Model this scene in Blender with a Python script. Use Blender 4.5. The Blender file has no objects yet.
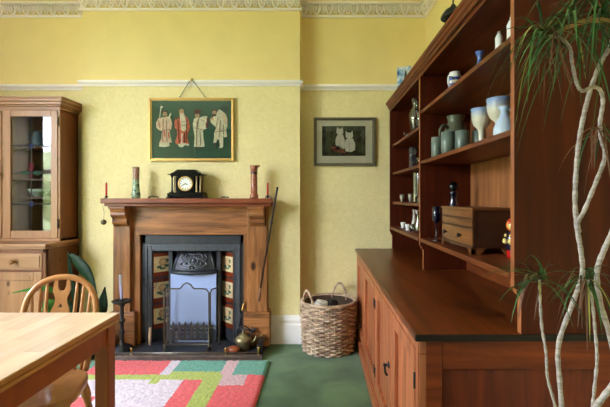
import bpy, bmesh, math, random
from mathutils import Vector, Matrix
R = random.Random(7)
C = bpy.context.scene.collection
PI = math.pi

# ------------------------------------------------------------------ materials
def lin(c):
    if isinstance(c, str):
        c = c.lstrip('#'); c = [int(c[i:i+2], 16) / 255 for i in (0, 2, 4)]
    else:
        c = [v / 255 for v in c]
    return tuple(v / 12.92 if v <= .04045 else ((v + .055) / 1.055) ** 2.4 for v in c) + (1,)

def base_mat(name):
    m = bpy.data.materials.new(name); m.use_nodes = True
    nt = m.node_tree; b = nt.nodes['Principled BSDF']
    return m, nt, b

def mat(name, col, rough=.5, metal=0, spec=.5, var=0, vscale=30, bump=0, bscale=200, coat=0):
    m, nt, b = base_mat(name)
    c = lin(col)
    b.inputs['Base Color'].default_value = c
    b.inputs['Roughness'].default_value = rough
    b.inputs['Metallic'].default_value = metal
    b.inputs['Specular IOR Level'].default_value = spec
    b.inputs['Coat Weight'].default_value = coat
    tc = nt.nodes.new('ShaderNodeTexCoord')
    if var:
        n = nt.nodes.new('ShaderNodeTexNoise'); n.inputs['Scale'].default_value = vscale
        n.inputs['Detail'].default_value = 4
        nt.links.new(tc.outputs['Object'], n.inputs['Vector'])
        r = nt.nodes.new('ShaderNodeValToRGB')
        r.color_ramp.elements[0].position = .3; r.color_ramp.elements[1].position = .7
        r.color_ramp.elements[0].color = tuple(v * (1 - var) for v in c[:3]) + (1,)
        r.color_ramp.elements[1].color = tuple(min(1, v * (1 + var)) for v in c[:3]) + (1,)
        nt.links.new(n.outputs['Fac'], r.inputs['Fac'])
        nt.links.new(r.outputs['Color'], b.inputs['Base Color'])
    if bump:
        n2 = nt.nodes.new('ShaderNodeTexNoise'); n2.inputs['Scale'].default_value = bscale
        n2.inputs['Detail'].default_value = 3
        nt.links.new(tc.outputs['Object'], n2.inputs['Vector'])
        bp = nt.nodes.new('ShaderNodeBump'); bp.inputs['Strength'].default_value = bump
        bp.inputs['Distance'].default_value = .01
        nt.links.new(n2.outputs['Fac'], bp.inputs['Height'])
        nt.links.new(bp.outputs['Normal'], b.inputs['Normal'])
    return m

def wood(name, dark, light, axis='X', rough=.35, scale=1.0, contrast=(.3, .72), knots=None, coat=0, bump=.12, staves=0, spec=.5):
    """stretched noise grain running along an axis"""
    m, nt, b = base_mat(name)
    N, L = nt.nodes.new, nt.links.new
    tc = N('ShaderNodeTexCoord'); mp = N('ShaderNodeMapping')
    L(tc.outputs['Object'], mp.inputs['Vector'])
    s = [14 * scale] * 3; s['XYZ'.index(axis)] = 1.1 * scale
    mp.inputs['Scale'].default_value = s
    n = N('ShaderNodeTexNoise'); n.inputs['Scale'].default_value = 1.6; n.inputs['Detail'].default_value = 7
    n.inputs['Roughness'].default_value = .62; n.inputs['Distortion'].default_value = .7
    L(mp.outputs['Vector'], n.inputs['Vector'])
    r = N('ShaderNodeValToRGB'); e = r.color_ramp.elements
    e[0].position, e[1].position = contrast
    e[0].color, e[1].color = lin(dark), lin(light)
    L(n.outputs['Fac'], r.inputs['Fac'])
    # big slow tone change
    n3 = N('ShaderNodeTexNoise'); n3.inputs['Scale'].default_value = 2.2; n3.inputs['Detail'].default_value = 2
    L(tc.outputs['Object'], n3.inputs['Vector'])
    mr = N('ShaderNodeMapRange'); mr.inputs['To Min'].default_value = .72; mr.inputs['To Max'].default_value = 1.25
    L(n3.outputs['Fac'], mr.inputs['Value'])
    mx = N('ShaderNodeMix'); mx.data_type = 'RGBA'; mx.blend_type = 'MULTIPLY'; mx.inputs['Factor'].default_value = 1
    L(r.outputs['Color'], mx.inputs['A']); L(mr.outputs['Result'], mx.inputs['B'])
    out = mx.outputs['Result']
    if staves:
        # butcher-block staves: stepped tone across and along the top
        sep = N('ShaderNodeSeparateXYZ'); L(tc.outputs['Object'], sep.inputs['Vector'])
        ax = 'XYZ'.index(axis); ac = 0 if axis == 'Y' else 1
        f1 = N('ShaderNodeMath'); f1.operation = 'MULTIPLY'; f1.inputs[1].default_value = 1 / staves
        L(sep.outputs[ac], f1.inputs[0])
        fl = N('ShaderNodeMath'); fl.operation = 'FLOOR'; L(f1.outputs[0], fl.inputs[0])
        f2 = N('ShaderNodeMath'); f2.operation = 'MULTIPLY_ADD'; f2.inputs[1].default_value = 2.3
        L(sep.outputs[ax], f2.inputs[0])
        wo = N('ShaderNodeMath'); wo.operation = 'MULTIPLY'; wo.inputs[1].default_value = .618
        L(fl.outputs[0], wo.inputs[0]); L(wo.outputs[0], f2.inputs[2])
        fl2 = N('ShaderNodeMath'); fl2.operation = 'FLOOR'; L(f2.outputs[0], fl2.inputs[0])
        cb = N('ShaderNodeCombineXYZ'); L(fl.outputs[0], cb.inputs[0]); L(fl2.outputs[0], cb.inputs[1])
        wn = N('ShaderNodeTexWhiteNoise'); L(cb.outputs[0], wn.inputs['Vector'])
        mr2 = N('ShaderNodeMapRange'); mr2.inputs['To Min'].default_value = .86; mr2.inputs['To Max'].default_value = 1.1
        L(wn.outputs['Value'], mr2.inputs['Value'])
        mx2 = N('ShaderNodeMix'); mx2.data_type = 'RGBA'; mx2.blend_type = 'MULTIPLY'; mx2.inputs['Factor'].default_value = 1
        L(out, mx2.inputs['A']); L(mr2.outputs['Result'], mx2.inputs['B']); out = mx2.outputs['Result']
    if knots:
        mp2 = N('ShaderNodeMapping'); sc = [1, 1, 1]; sc['XYZ'.index(axis)] = .55
        mp2.inputs['Scale'].default_value = sc
        L(tc.outputs['Object'], mp2.inputs['Vector'])
        v = N('ShaderNodeTexVoronoi'); v.inputs['Scale'].default_value = knots
        L(mp2.outputs['Vector'], v.inputs['Vector'])
        rk = N('ShaderNodeValToRGB'); rk.color_ramp.elements[0].position = .05; rk.color_ramp.elements[1].position = .11
        rk.color_ramp.elements[0].color = (1, 1, 1, 1); rk.color_ramp.elements[1].color = (0, 0, 0, 1)
        L(v.outputs['Distance'], rk.inputs['Fac'])
        mk_ = N('ShaderNodeMix'); mk_.data_type = 'RGBA'
        L(rk.outputs['Color'], mk_.inputs['Factor']); L(out, mk_.inputs['A'])
        d = lin(dark); mk_.inputs['B'].default_value = (d[0] * .35, d[1] * .3, d[2] * .3, 1)
        out = mk_.outputs['Result']
    L(out, b.inputs['Base Color'])
    b.inputs['Roughness'].default_value = rough
    b.inputs['Coat Weight'].default_value = coat; b.inputs['Coat Roughness'].default_value = .25
    b.inputs['Specular IOR Level'].default_value = spec
    bp = N('ShaderNodeBump'); bp.inputs['Strength'].default_value = bump; bp.inputs['Distance'].default_value = .004
    L(n.outputs['Fac'], bp.inputs['Height']); L(bp.outputs['Normal'], b.inputs['Normal'])
    return m

def thin_glass(name, tint=(1, 1, 1), refl=1.0, base=.04):
    m = bpy.data.materials.new(name); m.use_nodes = True
    nt = m.node_tree; nt.nodes.clear(); N, L = nt.nodes.new, nt.links.new
    o = N('ShaderNodeOutputMaterial'); t = N('ShaderNodeBsdfTransparent'); g = N('ShaderNodeBsdfGlossy')
    t.inputs['Color'].default_value = tuple(tint) + (1,)
    g.inputs['Roughness'].default_value = .02
    lw = N('ShaderNodeLayerWeight'); lw.inputs['Blend'].default_value = .35
    mr = N('ShaderNodeMapRange'); mr.inputs['To Min'].default_value = base; mr.inputs['To Max'].default_value = .75 * refl
    L(lw.outputs['Fresnel'], mr.inputs['Value'])
    mx = N('ShaderNodeMixShader'); L(mr.outputs['Result'], mx.inputs['Fac'])
    L(t.outputs[0], mx.inputs[1]); L(g.outputs[0], mx.inputs[2]); L(mx.outputs[0], o.inputs['Surface'])
    return m

# ------------------------------------------------------------------ mesh helpers
def BM(): return bmesh.new()

def box(bm, x0, x1, y0, y1, z0, z1, mi=0):
    vs = [bm.verts.new((x, y, z)) for x in (x0, x1) for y in (y0, y1) for z in (z0, z1)]
    for f in ((0, 1, 3, 2), (4, 6, 7, 5), (0, 4, 5, 1), (2, 3, 7, 6), (0, 2, 6, 4), (1, 5, 7, 3)):
        fc = bm.faces.new([vs[i] for i in f]); fc.material_index = mi
    return vs

def prism(bm, pts, axis, a0, a1, mi=0):
    """2-D outline extruded along an axis. axis X: pts=(y,z); Y: pts=(x,z); Z: pts=(x,y)"""
    def P(p, a):
        return {'X': (a, p[0], p[1]), 'Y': (p[0], a, p[1]), 'Z': (p[0], p[1], a)}[axis]
    A = [bm.verts.new(P(p, a0)) for p in pts]; B = [bm.verts.new(P(p, a1)) for p in pts]
    n = len(pts); fs = []
    for i in range(n):
        fs.append(bm.faces.new((A[i], A[(i + 1) % n], B[(i + 1) % n], B[i])))
    fs.append(bm.faces.new(A)); fs.append(bm.faces.new(B[::-1]))
    for f in fs: f.material_index = mi
    return fs

def lathe(bm, prof, c=(0, 0, 0), seg=24, mi=0, mis=None, smooth=True, mtx=None, sx=1, sy=1):
    """prof: list of (r,z)"""
    rings = []
    for r, z in prof:
        if r < 1e-6:
            v = Vector((0, 0, z)); v = mtx @ v if mtx else v
            rings.append([bm.verts.new(v + Vector(c))])
        else:
            ring = []
            for k in range(seg):
                a = 2 * PI * k / seg
                v = Vector((r * sx * math.cos(a), r * sy * math.sin(a), z)); v = mtx @ v if mtx else v
                ring.append(bm.verts.new(v + Vector(c)))
            rings.append(ring)
    for i in range(len(rings) - 1):
        a, b = rings[i], rings[i + 1]
        m_ = mis[i] if mis else mi
        for k in range(seg):
            k2 = (k + 1) % seg
            if len(a) == 1 and len(b) == 1: continue
            if len(a) == 1: f = bm.faces.new((a[0], b[k], b[k2]))
            elif len(b) == 1: f = bm.faces.new((a[k], a[k2], b[0]))
            else: f = bm.faces.new((a[k], a[k2], b[k2], b[k]))
            f.material_index = m_; f.smooth = smooth

def catmull(pts, n=6):
    pts = [Vector(p) for p in pts]
    out = []
    P = [pts[0] * 2 - pts[1]] + pts + [pts[-1] * 2 - pts[-2]]
    for i in range(1, len(P) - 2):
        p0, p1, p2, p3 = P[i - 1:i + 3]
        for k in range(n):
            t = k / n
            out.append(.5 * ((2 * p1) + (p2 - p0) * t + (2 * p0 - 5 * p1 + 4 * p2 - p3) * t * t + (3 * p1 - p0 - 3 * p2 + p3) * t ** 3))
    out.append(pts[-1])
    return out

def tube(bm, pts, r, seg=8, mi=0, closed=False, cap=True, flat=1.0, up=None):
    pts = [Vector(p) for p in pts]; n = len(pts)
    rs = r if isinstance(r, (list, tuple)) else [r] * n
    if len(rs) != n:
        rs = [rs[0] + (rs[-1] - rs[0]) * i / (n - 1) for i in range(n)]
    prev = None; rings = []
    for i in range(n):
        if closed: t = pts[(i + 1) % n] - pts[i - 1]
        else: t = pts[min(i + 1, n - 1)] - pts[max(i - 1, 0)]
        t.normalize()
        if up is not None: u = Vector(up) - t * t.dot(Vector(up))
        elif prev is None:
            u = Vector((0, 0, 1)) if abs(t.z) < .9 else Vector((1, 0, 0)); u = u - t * t.dot(u)
        else: u = prev - t * t.dot(prev)
        u.normalize(); prev = u; w = t.cross(u)
        rings.append([bm.verts.new(pts[i] + (u * math.cos(2 * PI * k / seg) * flat + w * math.sin(2 * PI * k / seg)) * rs[i]) for k in range(seg)])
    m = n if closed else n - 1
    for i in range(m):
        a, b = rings[i], rings[(i + 1) % n]
        for k in range(seg):
            f = bm.faces.new((a[k], a[(k + 1) % seg], b[(k + 1) % seg], b[k])); f.smooth = True; f.material_index = mi
    if cap and not closed:
        for ring, rev in ((rings[0], True), (rings[-1], False)):
            f = bm.faces.new(ring[::-1] if rev else ring); f.material_index = mi

def ball(bm, c, r, mi=0, sx=1, sy=1, sz=1, u=14, v=9):
    prof = [(r * math.sin(PI * i / v), -r * math.cos(PI * i / v) * sz) for i in range(v + 1)]
    prof[0] = (0, -r * sz); prof[-1] = (0, r * sz)
    lathe(bm, prof, c, u, mi, sx=sx, sy=sy)

def disc(bm, c, r, axis='Y', th=.002, seg=20, mi=0, ry=None):
    pts = [(r * math.cos(2 * PI * k / seg), (ry or r) * math.sin(2 * PI * k / seg)) for k in range(seg)]
    i = 'XYZ'.index(axis)
    o = [c[j] for j in range(3) if j != i]
    prism(bm, [(p[0] + o[0], p[1] + o[1]) for p in pts], axis, c[i] - th / 2, c[i] + th / 2, mi)

def holed(bm, loops, to3, th, mi=0):
    """filled 2-D outline with holes, extruded; to3(x,y,d) maps to 3-D; built with a filled curve"""
    cu = bpy.data.curves.new('outline', 'CURVE'); cu.dimensions = '2D'; cu.fill_mode = 'BOTH'; cu.extrude = .5
    for lp in loops:
        s = cu.splines.new('POLY'); s.points.add(len(lp) - 1); s.use_cyclic_u = True
        for i, p in enumerate(lp): s.points[i].co = (p[0], p[1], 0, 1)
    ob = bpy.data.objects.new('outline', cu); C.objects.link(ob)
    dg = bpy.context.evaluated_depsgraph_get(); dg.update()
    me = bpy.data.meshes.new_from_object(ob.evaluated_get(dg))
    vs = [bm.verts.new(to3(v.co.x, v.co.y, v.co.z * th)) for v in me.vertices]
    for p in me.polygons:
        try:
            f = bm.faces.new([vs[i] for i in p.vertices]); f.material_index = mi
        except ValueError: pass
    bpy.data.objects.remove(ob); bpy.data.curves.remove(cu); bpy.data.meshes.remove(me)

def circ(cx, cy, r, n=20, ry=None, a0=0):
    return [(cx + r * math.cos(a0 + 2 * PI * k / n), cy + (ry or r) * math.sin(a0 + 2 * PI * k / n)) for k in range(n)]

# ------------------------------------------------------------------ objects
ORG = Vector((0, 0, 0))
def thing(name, label, cat, loc=(0, 0, 0), rz=0, group=None):
    global ORG
    o = bpy.data.objects.new(name, None); C.objects.link(o)
    o.empty_display_size = .1
    o.location = loc; o.rotation_euler = (0, 0, rz)
    o['label'] = label; o['category'] = cat
    if group: o['group'] = group
    ORG = Vector(loc)
    return o

XF = None
def mk(name, bm, mats, parent=None, org=None, bevel=0, seg=2, smooth=None, label=None):
    """link a bmesh authored in scene coordinates (minus the origin of its thing) as ONE object"""
    o_ = Vector(org) if org is not None else (ORG if parent else Vector((0, 0, 0)))
    if XF:
        for v in bm.verts: v.co.x += XF(v.co.x) * (3.53 - v.co.y)
    if o_.length: bmesh.ops.translate(bm, vec=-o_, verts=bm.verts)
    bmesh.ops.recalc_face_normals(bm, faces=bm.faces)
    me = bpy.data.meshes.new(name); bm.to_mesh(me); bm.free()
    if not isinstance(mats, (list, tuple)): mats = [mats]
    for m in mats: me.materials.append(m)
    ob = bpy.data.objects.new(name, me); C.objects.link(ob)
    if parent: ob.parent = parent
    else: ob.location = o_
    if bevel:
        b = ob.modifiers.new('edge', 'BEVEL'); b.width = bevel; b.segments = seg; b.limit_method = 'ANGLE'; b.angle_limit = math.radians(40)
    if label: ob['label'] = label
    return ob

def tag(o, label, cat, group=None):
    o['label'] = label; o['category'] = cat
    if group: o['group'] = group
    return o

def struct(name, bm, mats, bevel=0):
    o = mk(name, bm, mats, bevel=bevel); o['kind'] = 'structure'; return o

def dup(root, loc, rz=0, label=None, group=None):
    r = root.copy(); C.objects.link(r); r.location = loc; r.rotation_euler = (0, 0, rz)
    if label: r['label'] = label
    if group: r['group'] = group
    for ch in list(root.children):
        c = ch.copy(); C.objects.link(c); c.parent = r
        for g in list(ch.children):
            d = g.copy(); C.objects.link(d); d.parent = c
    return r
F = 415.0; VX = 322.0; VY = 198.0; CH = 1.2
def at(px, py, Y): return Vector(((px - VX) * Y / F, Y, CH - (py - VY) * Y / F))

# ------------------------------------------------------------------ palette
M = {}
M['upper'] = mat('yellow_upper_wall', (245, 223, 158), .75, spec=.2, var=.025, vscale=6)
M['lower'] = None
def embossed():
    m, nt, b = base_mat('yellow_embossed_paper'); N, L = nt.nodes.new, nt.links.new
    tc = N('ShaderNodeTexCoord')
    n = N('ShaderNodeTexNoise'); n.inputs['Scale'].default_value = 17; n.inputs['Detail'].default_value = 5; n.inputs['Distortion'].default_value = 1.6
    L(tc.outputs['Object'], n.inputs['Vector'])
    n2 = N('ShaderNodeTexNoise'); n2.inputs['Scale'].default_value = 75; n2.inputs['Detail'].default_value = 3
    L(tc.outputs['Object'], n2.inputs['Vector'])
    ad = N('ShaderNodeMath'); ad.operation = 'MULTIPLY_ADD'; ad.inputs[1].default_value = .5
    L(n2.outputs['Fac'], ad.inputs[0]); L(n.outputs['Fac'], ad.inputs[2])
    rr = N('ShaderNodeMapRange'); rr.inputs['From Min'].default_value = .55; rr.inputs['From Max'].default_value = .95
    L(ad.outputs[0], rr.inputs['Value'])
    bp = N('ShaderNodeBump'); bp.inputs['Strength'].default_value = .38; bp.inputs['Distance'].default_value = .005
    L(rr.outputs['Result'], bp.inputs['Height']); L(bp.outputs['Normal'], b.inputs['Normal'])
    cr = N('ShaderNodeValToRGB'); cr.color_ramp.elements[0].position = .62; cr.color_ramp.elements[1].position = .9
    cr.color_ramp.elements[0].color = lin((236, 220, 164)); cr.color_ramp.elements[1].color = lin((242, 227, 174))
    L(ad.outputs[0], cr.inputs['Fac']); L(cr.outputs['Color'], b.inputs['Base Color'])
    b.inputs['Roughness'].default_value = .6; b.inputs['Specular IOR Level'].default_value = .25
    return m
M['lower'] = embossed()
M['white'] = mat('white_gloss_paint', (248, 242, 242), .4, spec=.4)
M['plaster'] = mat('white_plaster', (254, 243, 238), .8, spec=.2)
M['ceil'] = mat('ceiling_paint', (252, 251, 250), .9, spec=.1)
def carpet():
    m, nt, b = base_mat('green_carpet'); N, L = nt.nodes.new, nt.links.new
    tc = N('ShaderNodeTexCoord')
    n = N('ShaderNodeTexNoise'); n.inputs['Scale'].default_value = 3.2; n.inputs['Detail'].default_value = 5; n.inputs['Distortion'].default_value = .8
    L(tc.outputs['Object'], n.inputs['Vector'])
    r = N('ShaderNodeValToRGB'); e = r.color_ramp.elements
    e[0].position = .36; e[1].position = .66; e[0].color = lin((60, 94, 52)); e[1].color = lin((92, 128, 78))
    L(n.outputs['Fac'], r.inputs['Fac']); L(r.outputs['Color'], b.inputs['Base Color'])
    n2 = N('ShaderNodeTexNoise'); n2.inputs['Scale'].default_value = 230; L(tc.outputs['Object'], n2.inputs['Vector'])
    bp = N('ShaderNodeBump'); bp.inputs['Strength'].default_value = .6; bp.inputs['Distance'].default_value = .006
    L(n2.outputs['Fac'], bp.inputs['Height']); L(bp.outputs['Normal'], b.inputs['Normal'])
    b.inputs['Roughness'].default_value = .95; b.inputs['Specular IOR Level'].default_value = .1
    b.inputs['Sheen Weight'].default_value = .25
    return m
M['carpet'] = carpet()
# dresser mahogany-stained pine
MD, ML = (70, 25, 7), (128, 52, 16)
M['dresser_y'] = wood('dresser_wood_long', (72, 30, 10), (126, 64, 28), 'Y', .42, spec=.3)
M['dresser_z'] = wood('dresser_wood_upright', (56, 18, 4), (90, 32, 8), 'Z', .5, spec=.18)
M['dresser_x'] = wood('dresser_wood_cross', (92, 34, 11), (142, 64, 24), 'X', .45, spec=.25)
M['lit_edge_z'] = wood('dresser_lit_edge', (120, 62, 32), (176, 106, 62), 'Z', .4)  # upright wood coloured lighter on the front edges, as if lit from the left
M['door_y'] = wood('dresser_plinth_wood', (130, 67, 39), (204, 123, 80), 'Y', .38)
M['end_z'] = wood('dresser_end_wood', (76, 24, 7), (122, 48, 16), 'Z', .42, spec=.3)
M['door_z'] = wood('dresser_door_wood', (130, 67, 39), (204, 123, 80), 'Z', .38)
M['worktop'] = wood('dresser_worktop', (66, 28, 9), (126, 60, 24), 'Y', .32, scale=.8, spec=.35)
M['endgrain'] = mat('dark_edge', (24, 13, 9), .5, spec=.3)
M['backboard'] = wood('pine_backboard', (122, 72, 40), (170, 110, 64), 'Z', .5)
M['mantel_x'] = wood('mantel_wood_long', (82, 46, 21), (198, 131, 77), 'X', .4, scale=1, knots=4.2)
M['mantel_z'] = wood('mantel_wood_upright', (84, 47, 22), (200, 133, 78), 'Z', .4, scale=1, knots=4.2)
M['mantelshelf'] = wood('mantel_shelf_wood', (104, 48, 26), (160, 86, 52), 'X', .35, scale=.8)
PD, PL = (154, 106, 68), (186, 139, 98)
M['pine_z'] = wood('pine_upright', PD, PL, 'Z', .4, knots=6.5, contrast=(.25, .75))
M['pine_x'] = wood('pine_long', PD, PL, 'X', .4, knots=6, contrast=(.25, .75))
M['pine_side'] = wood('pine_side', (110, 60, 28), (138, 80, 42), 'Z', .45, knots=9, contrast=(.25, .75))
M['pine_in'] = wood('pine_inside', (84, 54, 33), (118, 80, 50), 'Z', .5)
M['table'] = wood('beech_table', (246, 203, 170), (252, 227, 198), 'Y', .26, scale=1.1, contrast=(.2, .8), staves=.055, coat=.4, bump=.03)
M['table_shaded_edge'] = wood('beech_shaded_edge', (176, 112, 56), (204, 142, 82), 'Y', .35, scale=1.1, contrast=(.2, .8), bump=.03)  # same beech as the top, shade of the side painted in
M['table_leg'] = wood('beech_leg', (140, 60, 16), (166, 80, 26), 'Z', .35, contrast=(.2, .8), bump=.03)
M['chair'] = wood('chair_wood', (178, 116, 66), (218, 158, 104), 'Z', .3, contrast=(.2, .8), bump=.04, coat=.2)
M['black'] = mat('black_iron', (22, 22, 25), .45, spec=.5)
M['castiron'] = mat('cast_iron', (58, 60, 68), .42, metal=.35, var=.15, vscale=20)
M['castlight'] = mat('worn_cast_iron', (92, 95, 106), .38, metal=.5, var=.15, vscale=40)
M['slate'] = mat('slate_hearth', (56, 58, 66), .45, var=.25, vscale=12)
M['brass'] = mat('brass', (176, 142, 78), .3, metal=.9, var=.15, vscale=30)
M['gold'] = mat('gilt', (218, 178, 104), .35, metal=.6, var=.12, vscale=60)
M['blacksh'] = mat('polished_black', (14, 14, 16), .18)
M['red_wax'] = mat('red_wax', (205, 44, 32), .4)
M['glass'] = thin_glass('clear_glass', (.95, .97, .96), 1.1, .10)
M['pane'] = thin_glass('pane_glass', (.94, .95, .94), .45, .02)
SKY = 20.0; EXPO = 0.78
# ------------------------------------------------------------------ the room
YA, YB = 3.562, 3.43            # alcove wall and chimney breast face
XR, XL, YF, ZC = .897, -3.3, -4.0, 3.0
BL, BR = -1.983, -.182          # chimney breast edges
RAIL = 2.13
b = BM(); box(b, XL - .3, XR + .2, YF - .3, YA + .2, -.12, 0); struct('floor', b, M['carpet'])
b = BM(); box(b, XL - .3, XR + .2, YF - .3, YA + .2, ZC, ZC + .12); struct('ceiling', b, M['ceil'])
b = BM(); box(b, XL - .3, XR + .2, YA, YA + .2, 0, RAIL, 0); box(b, XL - .3, XR + .2, YA, YA + .2, RAIL, ZC, 1)
struct('wall_back', b, [M['lower'], M['upper']])
# chimney breast, with the fireplace recess left open
FX0, FX1, FZ1 = -1.46, -.67, .99
b = BM()
box(b, BL, FX0, YB, YA + .02, 0, RAIL, 0); box(b, FX1, BR, YB, YA + .02, 0, RAIL, 0); box(b, FX0, FX1, YB, YA + .02, FZ1, RAIL, 0)
box(b, BL, BR, YB, YA + .02, RAIL, ZC, 1)
struct('wall_chimney', b, [M['lower'], M['upper']])
def xr(y): return .895 + .0225 * (YA - y)
q_ = [(xr(YF - .3), YF - .3), (xr(YA + .2), YA + .2), (xr(YA + .2) + .2, YA + .2), (xr(YF - .3) + .2, YF - .3)]
b = BM(); prism(b, q_, 'Z', 0, RAIL, 0); prism(b, q_, 'Z', RAIL, ZC, 1)
struct('wall_right', b, [M['lower'], M['upper']])
b = BM(); box(b, XL - .3, XR + .2, YF - .3, YF, 0, RAIL, 0); box(b, XL - .3, XR + .2, YF - .3, YF, RAIL, ZC, 1)
M['bounce_cut'] = wood('dark_wall_bounce_cut', (50, 28, 16), (84, 50, 30), 'Z', .5)  # made-up dark finish for the unseen front wall, cuts bounced light
struct('wall_front', b, [M['bounce_cut'], M['bounce_cut']])
# left wall with two tall window openings
WIN = [(-.4, 1.64, .35, 2.72), (1.92, 2.2, .35, 2.72)]
b = BM(); t0, t1 = XL - .3, XL
ys = [YF] + [v for w in WIN for v in w[:2]] + [YA]
for i in range(0, len(ys), 2):
    box(b, t0, t1, ys[i], ys[i + 1], 0, RAIL, 0); box(b, t0, t1, ys[i], ys[i + 1], RAIL, ZC, 1)
for y0, y1, z0, z1 in WIN:
    box(b, t0, t1, y0, y1, 0, z0, 0); box(b, t0, t1, y0, y1, z1, ZC, 1)
struct('wall_left', b, [M['lower'], M['upper']])
for k, (y0, y1, z0, z1) in enumerate(WIN):
    w = bpy.data.objects.new('window_%d' % (k + 1), None); C.objects.link(w); w['kind'] = 'structure'
    w.location = (XL - .15, (y0 + y1) / 2, z0); ORG = Vector(w.location)
    b = BM(); xa, xb = XL - .19, XL - .12; g = .05
    box(b, xa, xb, y0, y0 + g, z0, z1); box(b, xa, xb, y1 - g, y1, z0, z1)
    box(b, xa, xb, y0 + g, y1 - g, z0, z0 + g); box(b, xa, xb, y0 + g, y1 - g, z1 - g, z1)
    zm = (z0 + z1) / 2; box(b, xa - .01, xb + .01, y0 + g, y1 - g, zm - .025, zm + .025)
    ym = (y0 + y1) / 2; box(b, xa + .02, xb - .02, ym - .012, ym + .012, z0 + g, zm - .025); box(b, xa + .02, xb - .02, ym - .012, ym + .012, zm + .025, z1 - g)
    mk('window_sash', b, M['white'], w, bevel=.004)
    b = BM(); box(b, XL - .11, XL + .05, y0 - .03, y1 + .03, z0 - .035, z0); mk('window_sill', b, M['white'], w, bevel=.006)

# folded dark wooden shutters on the pier between the windows
for y_, lab in ((1.65, 'folded dark wooden shutter beside the larger left window'), (1.785, 'folded dark wooden shutter beside the curtain')):
    t = thing('window_shutter', lab, 'shutter', (XL + .03, y_ + .07, 0))
    b = BM(); box(b, XL, XL + .05, y_, y_ + .14, .5, 2.72); sh_ = mk('leaf', b, wood('dark_shutter', (44, 26, 16), (76, 46, 28), 'Z', .5), t, bevel=.003)
    b = BM()
    for z0_, z1_ in ((.6, 1.5), (1.62, 2.6)): box(b, XL + .05, XL + .056, y_ + .03, y_ + .11, z0_, z1_)
    mk('panel', b, wood('dark_shutter_panel', (50, 30, 18), (84, 52, 32), 'Z', .5), t, bevel=.003)
# picture rail, cornice, skirting
def run(path, prof, bm, mi=0):
    """sweep an (out, z) profile along wall points listed left to right (walls seen from the room)"""
    n = len(path); rings = []
    for i, p in enumerate(path):
        p = Vector(p + (0,)) if len(p) == 2 else Vector(p)
        def nrm(a, c):
            d = (Vector(c) - Vector(a)).normalized(); return Vector((d.y, -d.x))
        ns = []
        if i > 0: ns.append(nrm(path[i - 1], path[i]))
        if i < n - 1: ns.append(nrm(path[i], path[i + 1]))
        if len(ns) == 2: m = (ns[0] + ns[1]); m = m / (1 + ns[0].dot(ns[1]))
        else: m = ns[0]
        rings.append([bm.verts.new((p.x + m.x * o, p.y + m.y * o, z)) for o, z in prof])
    k = len(prof)
    for a, c in zip(rings, rings[1:]):
        for j in range(k):
            f = bm.faces.new((a[j], a[(j + 1) % k], c[(j + 1) % k], c[j])); f.material_index = mi
    bm.faces.new(rings[0]); bm.faces.new(rings[-1][::-1])
WALLS = [(XL, YA), (BL, YA), (BL, YB), (BR, YB), (BR, YA), (xr(YA), YA), (xr(YF), YF + .02)]
b = BM()
run(WALLS, [(-.01, 2.124), (.010, 2.124), (.010, 2.136), (.020, 2.144), (.027, 2.152), (.027, 2.164), (.018, 2.167), (.018, 2.172), (-.01, 2.172)], b)
struct('trim_1', b, M['white'])
b = BM()
run(WALLS, [(-.01, 2.745), (.018, 2.745), (.024, 2.762), (-.004, 2.768), (.004, 2.842), (.055, 2.846), (.058, 2.862), (-.01, 2.868)], b)
# egg-and-leaf relief, one pattern on the cornice
def relief(a, c):
    a, c = Vector(a), Vector(c); d = c - a; Ln = d.length; d.normalize(); nv = Vector((d.y, -d.x))
    n = max(1, round(Ln / .112)); st = Ln / n
    for i in range(n):
        for kind in (0, 1):
            u = (i + .27 + .5 * kind) * st
            p = a + d * u
            def W(x, z, o): q = p + d * x + nv * (o * 1.45 + .008); return (q.x, q.y, z)
            if kind == 0:      # open U leaf with a drop
                tube(b, catmull([W(-.022, 2.838, .026), W(-.026, 2.81, .020), W(-.016, 2.78, .012), W(0, 2.77, .010), W(.016, 2.78, .012), W(.026, 2.81, .020), W(.022, 2.838, .026)], 3), .0095, 6)
                tube(b, [W(0, 2.836, .024), W(0, 2.812, .020), W(0, 2.79, .012)], [.006, .012, .006], 6)
            else:              # curled acanthus
                tube(b, catmull([W(-.010, 2.838, .026), W(-.018, 2.81, .022), W(-.010, 2.783, .012), W(.008, 2.776, .012), (W(.014, 2.794, .016)), W(.004, 2.802, .018)], 3), [.006, .011, .011, .010, .008, .006], 6)
                tube(b, [W(.004, 2.84, .026), W(.012, 2.825, .024), W(.014, 2.808, .02)], .006, 5)
relief((-3.0, YA), (BL, YA)); relief((BL, YB), (BR, YB)); relief((BR, YA), (xr(YA), YA)); relief((xr(YA), YA), (xr(2.2), 2.2))
struct('trim_2', b, M['plaster'])
SK = [(-.01, 0), (.024, 0), (.024, .15), (.020, .165), (.016, .17), (.022, .18), (.022, .195), (.012, .212), (.006, .233), (-.01, .233)]
b = BM(); run([(-.424, YB), (BR, YB), (BR, YA), (.29, YA)], SK, b); struct('baseboard_back', b, M['white'])
b = BM(); run([(-2.02, YA), (BL, YA), (BL, YB), (-1.70, YB)], SK, b); struct('baseboard_chimney', b, M['white'])
b = BM(); run([(xr(1.25), 1.25), (xr(YF), YF)], SK, b); struct('baseboard_right', b, M['white'])
b = BM(); run([(XL, YF), (XL, YA)], SK, b); struct('baseboard_left', b, M['white'])

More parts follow.
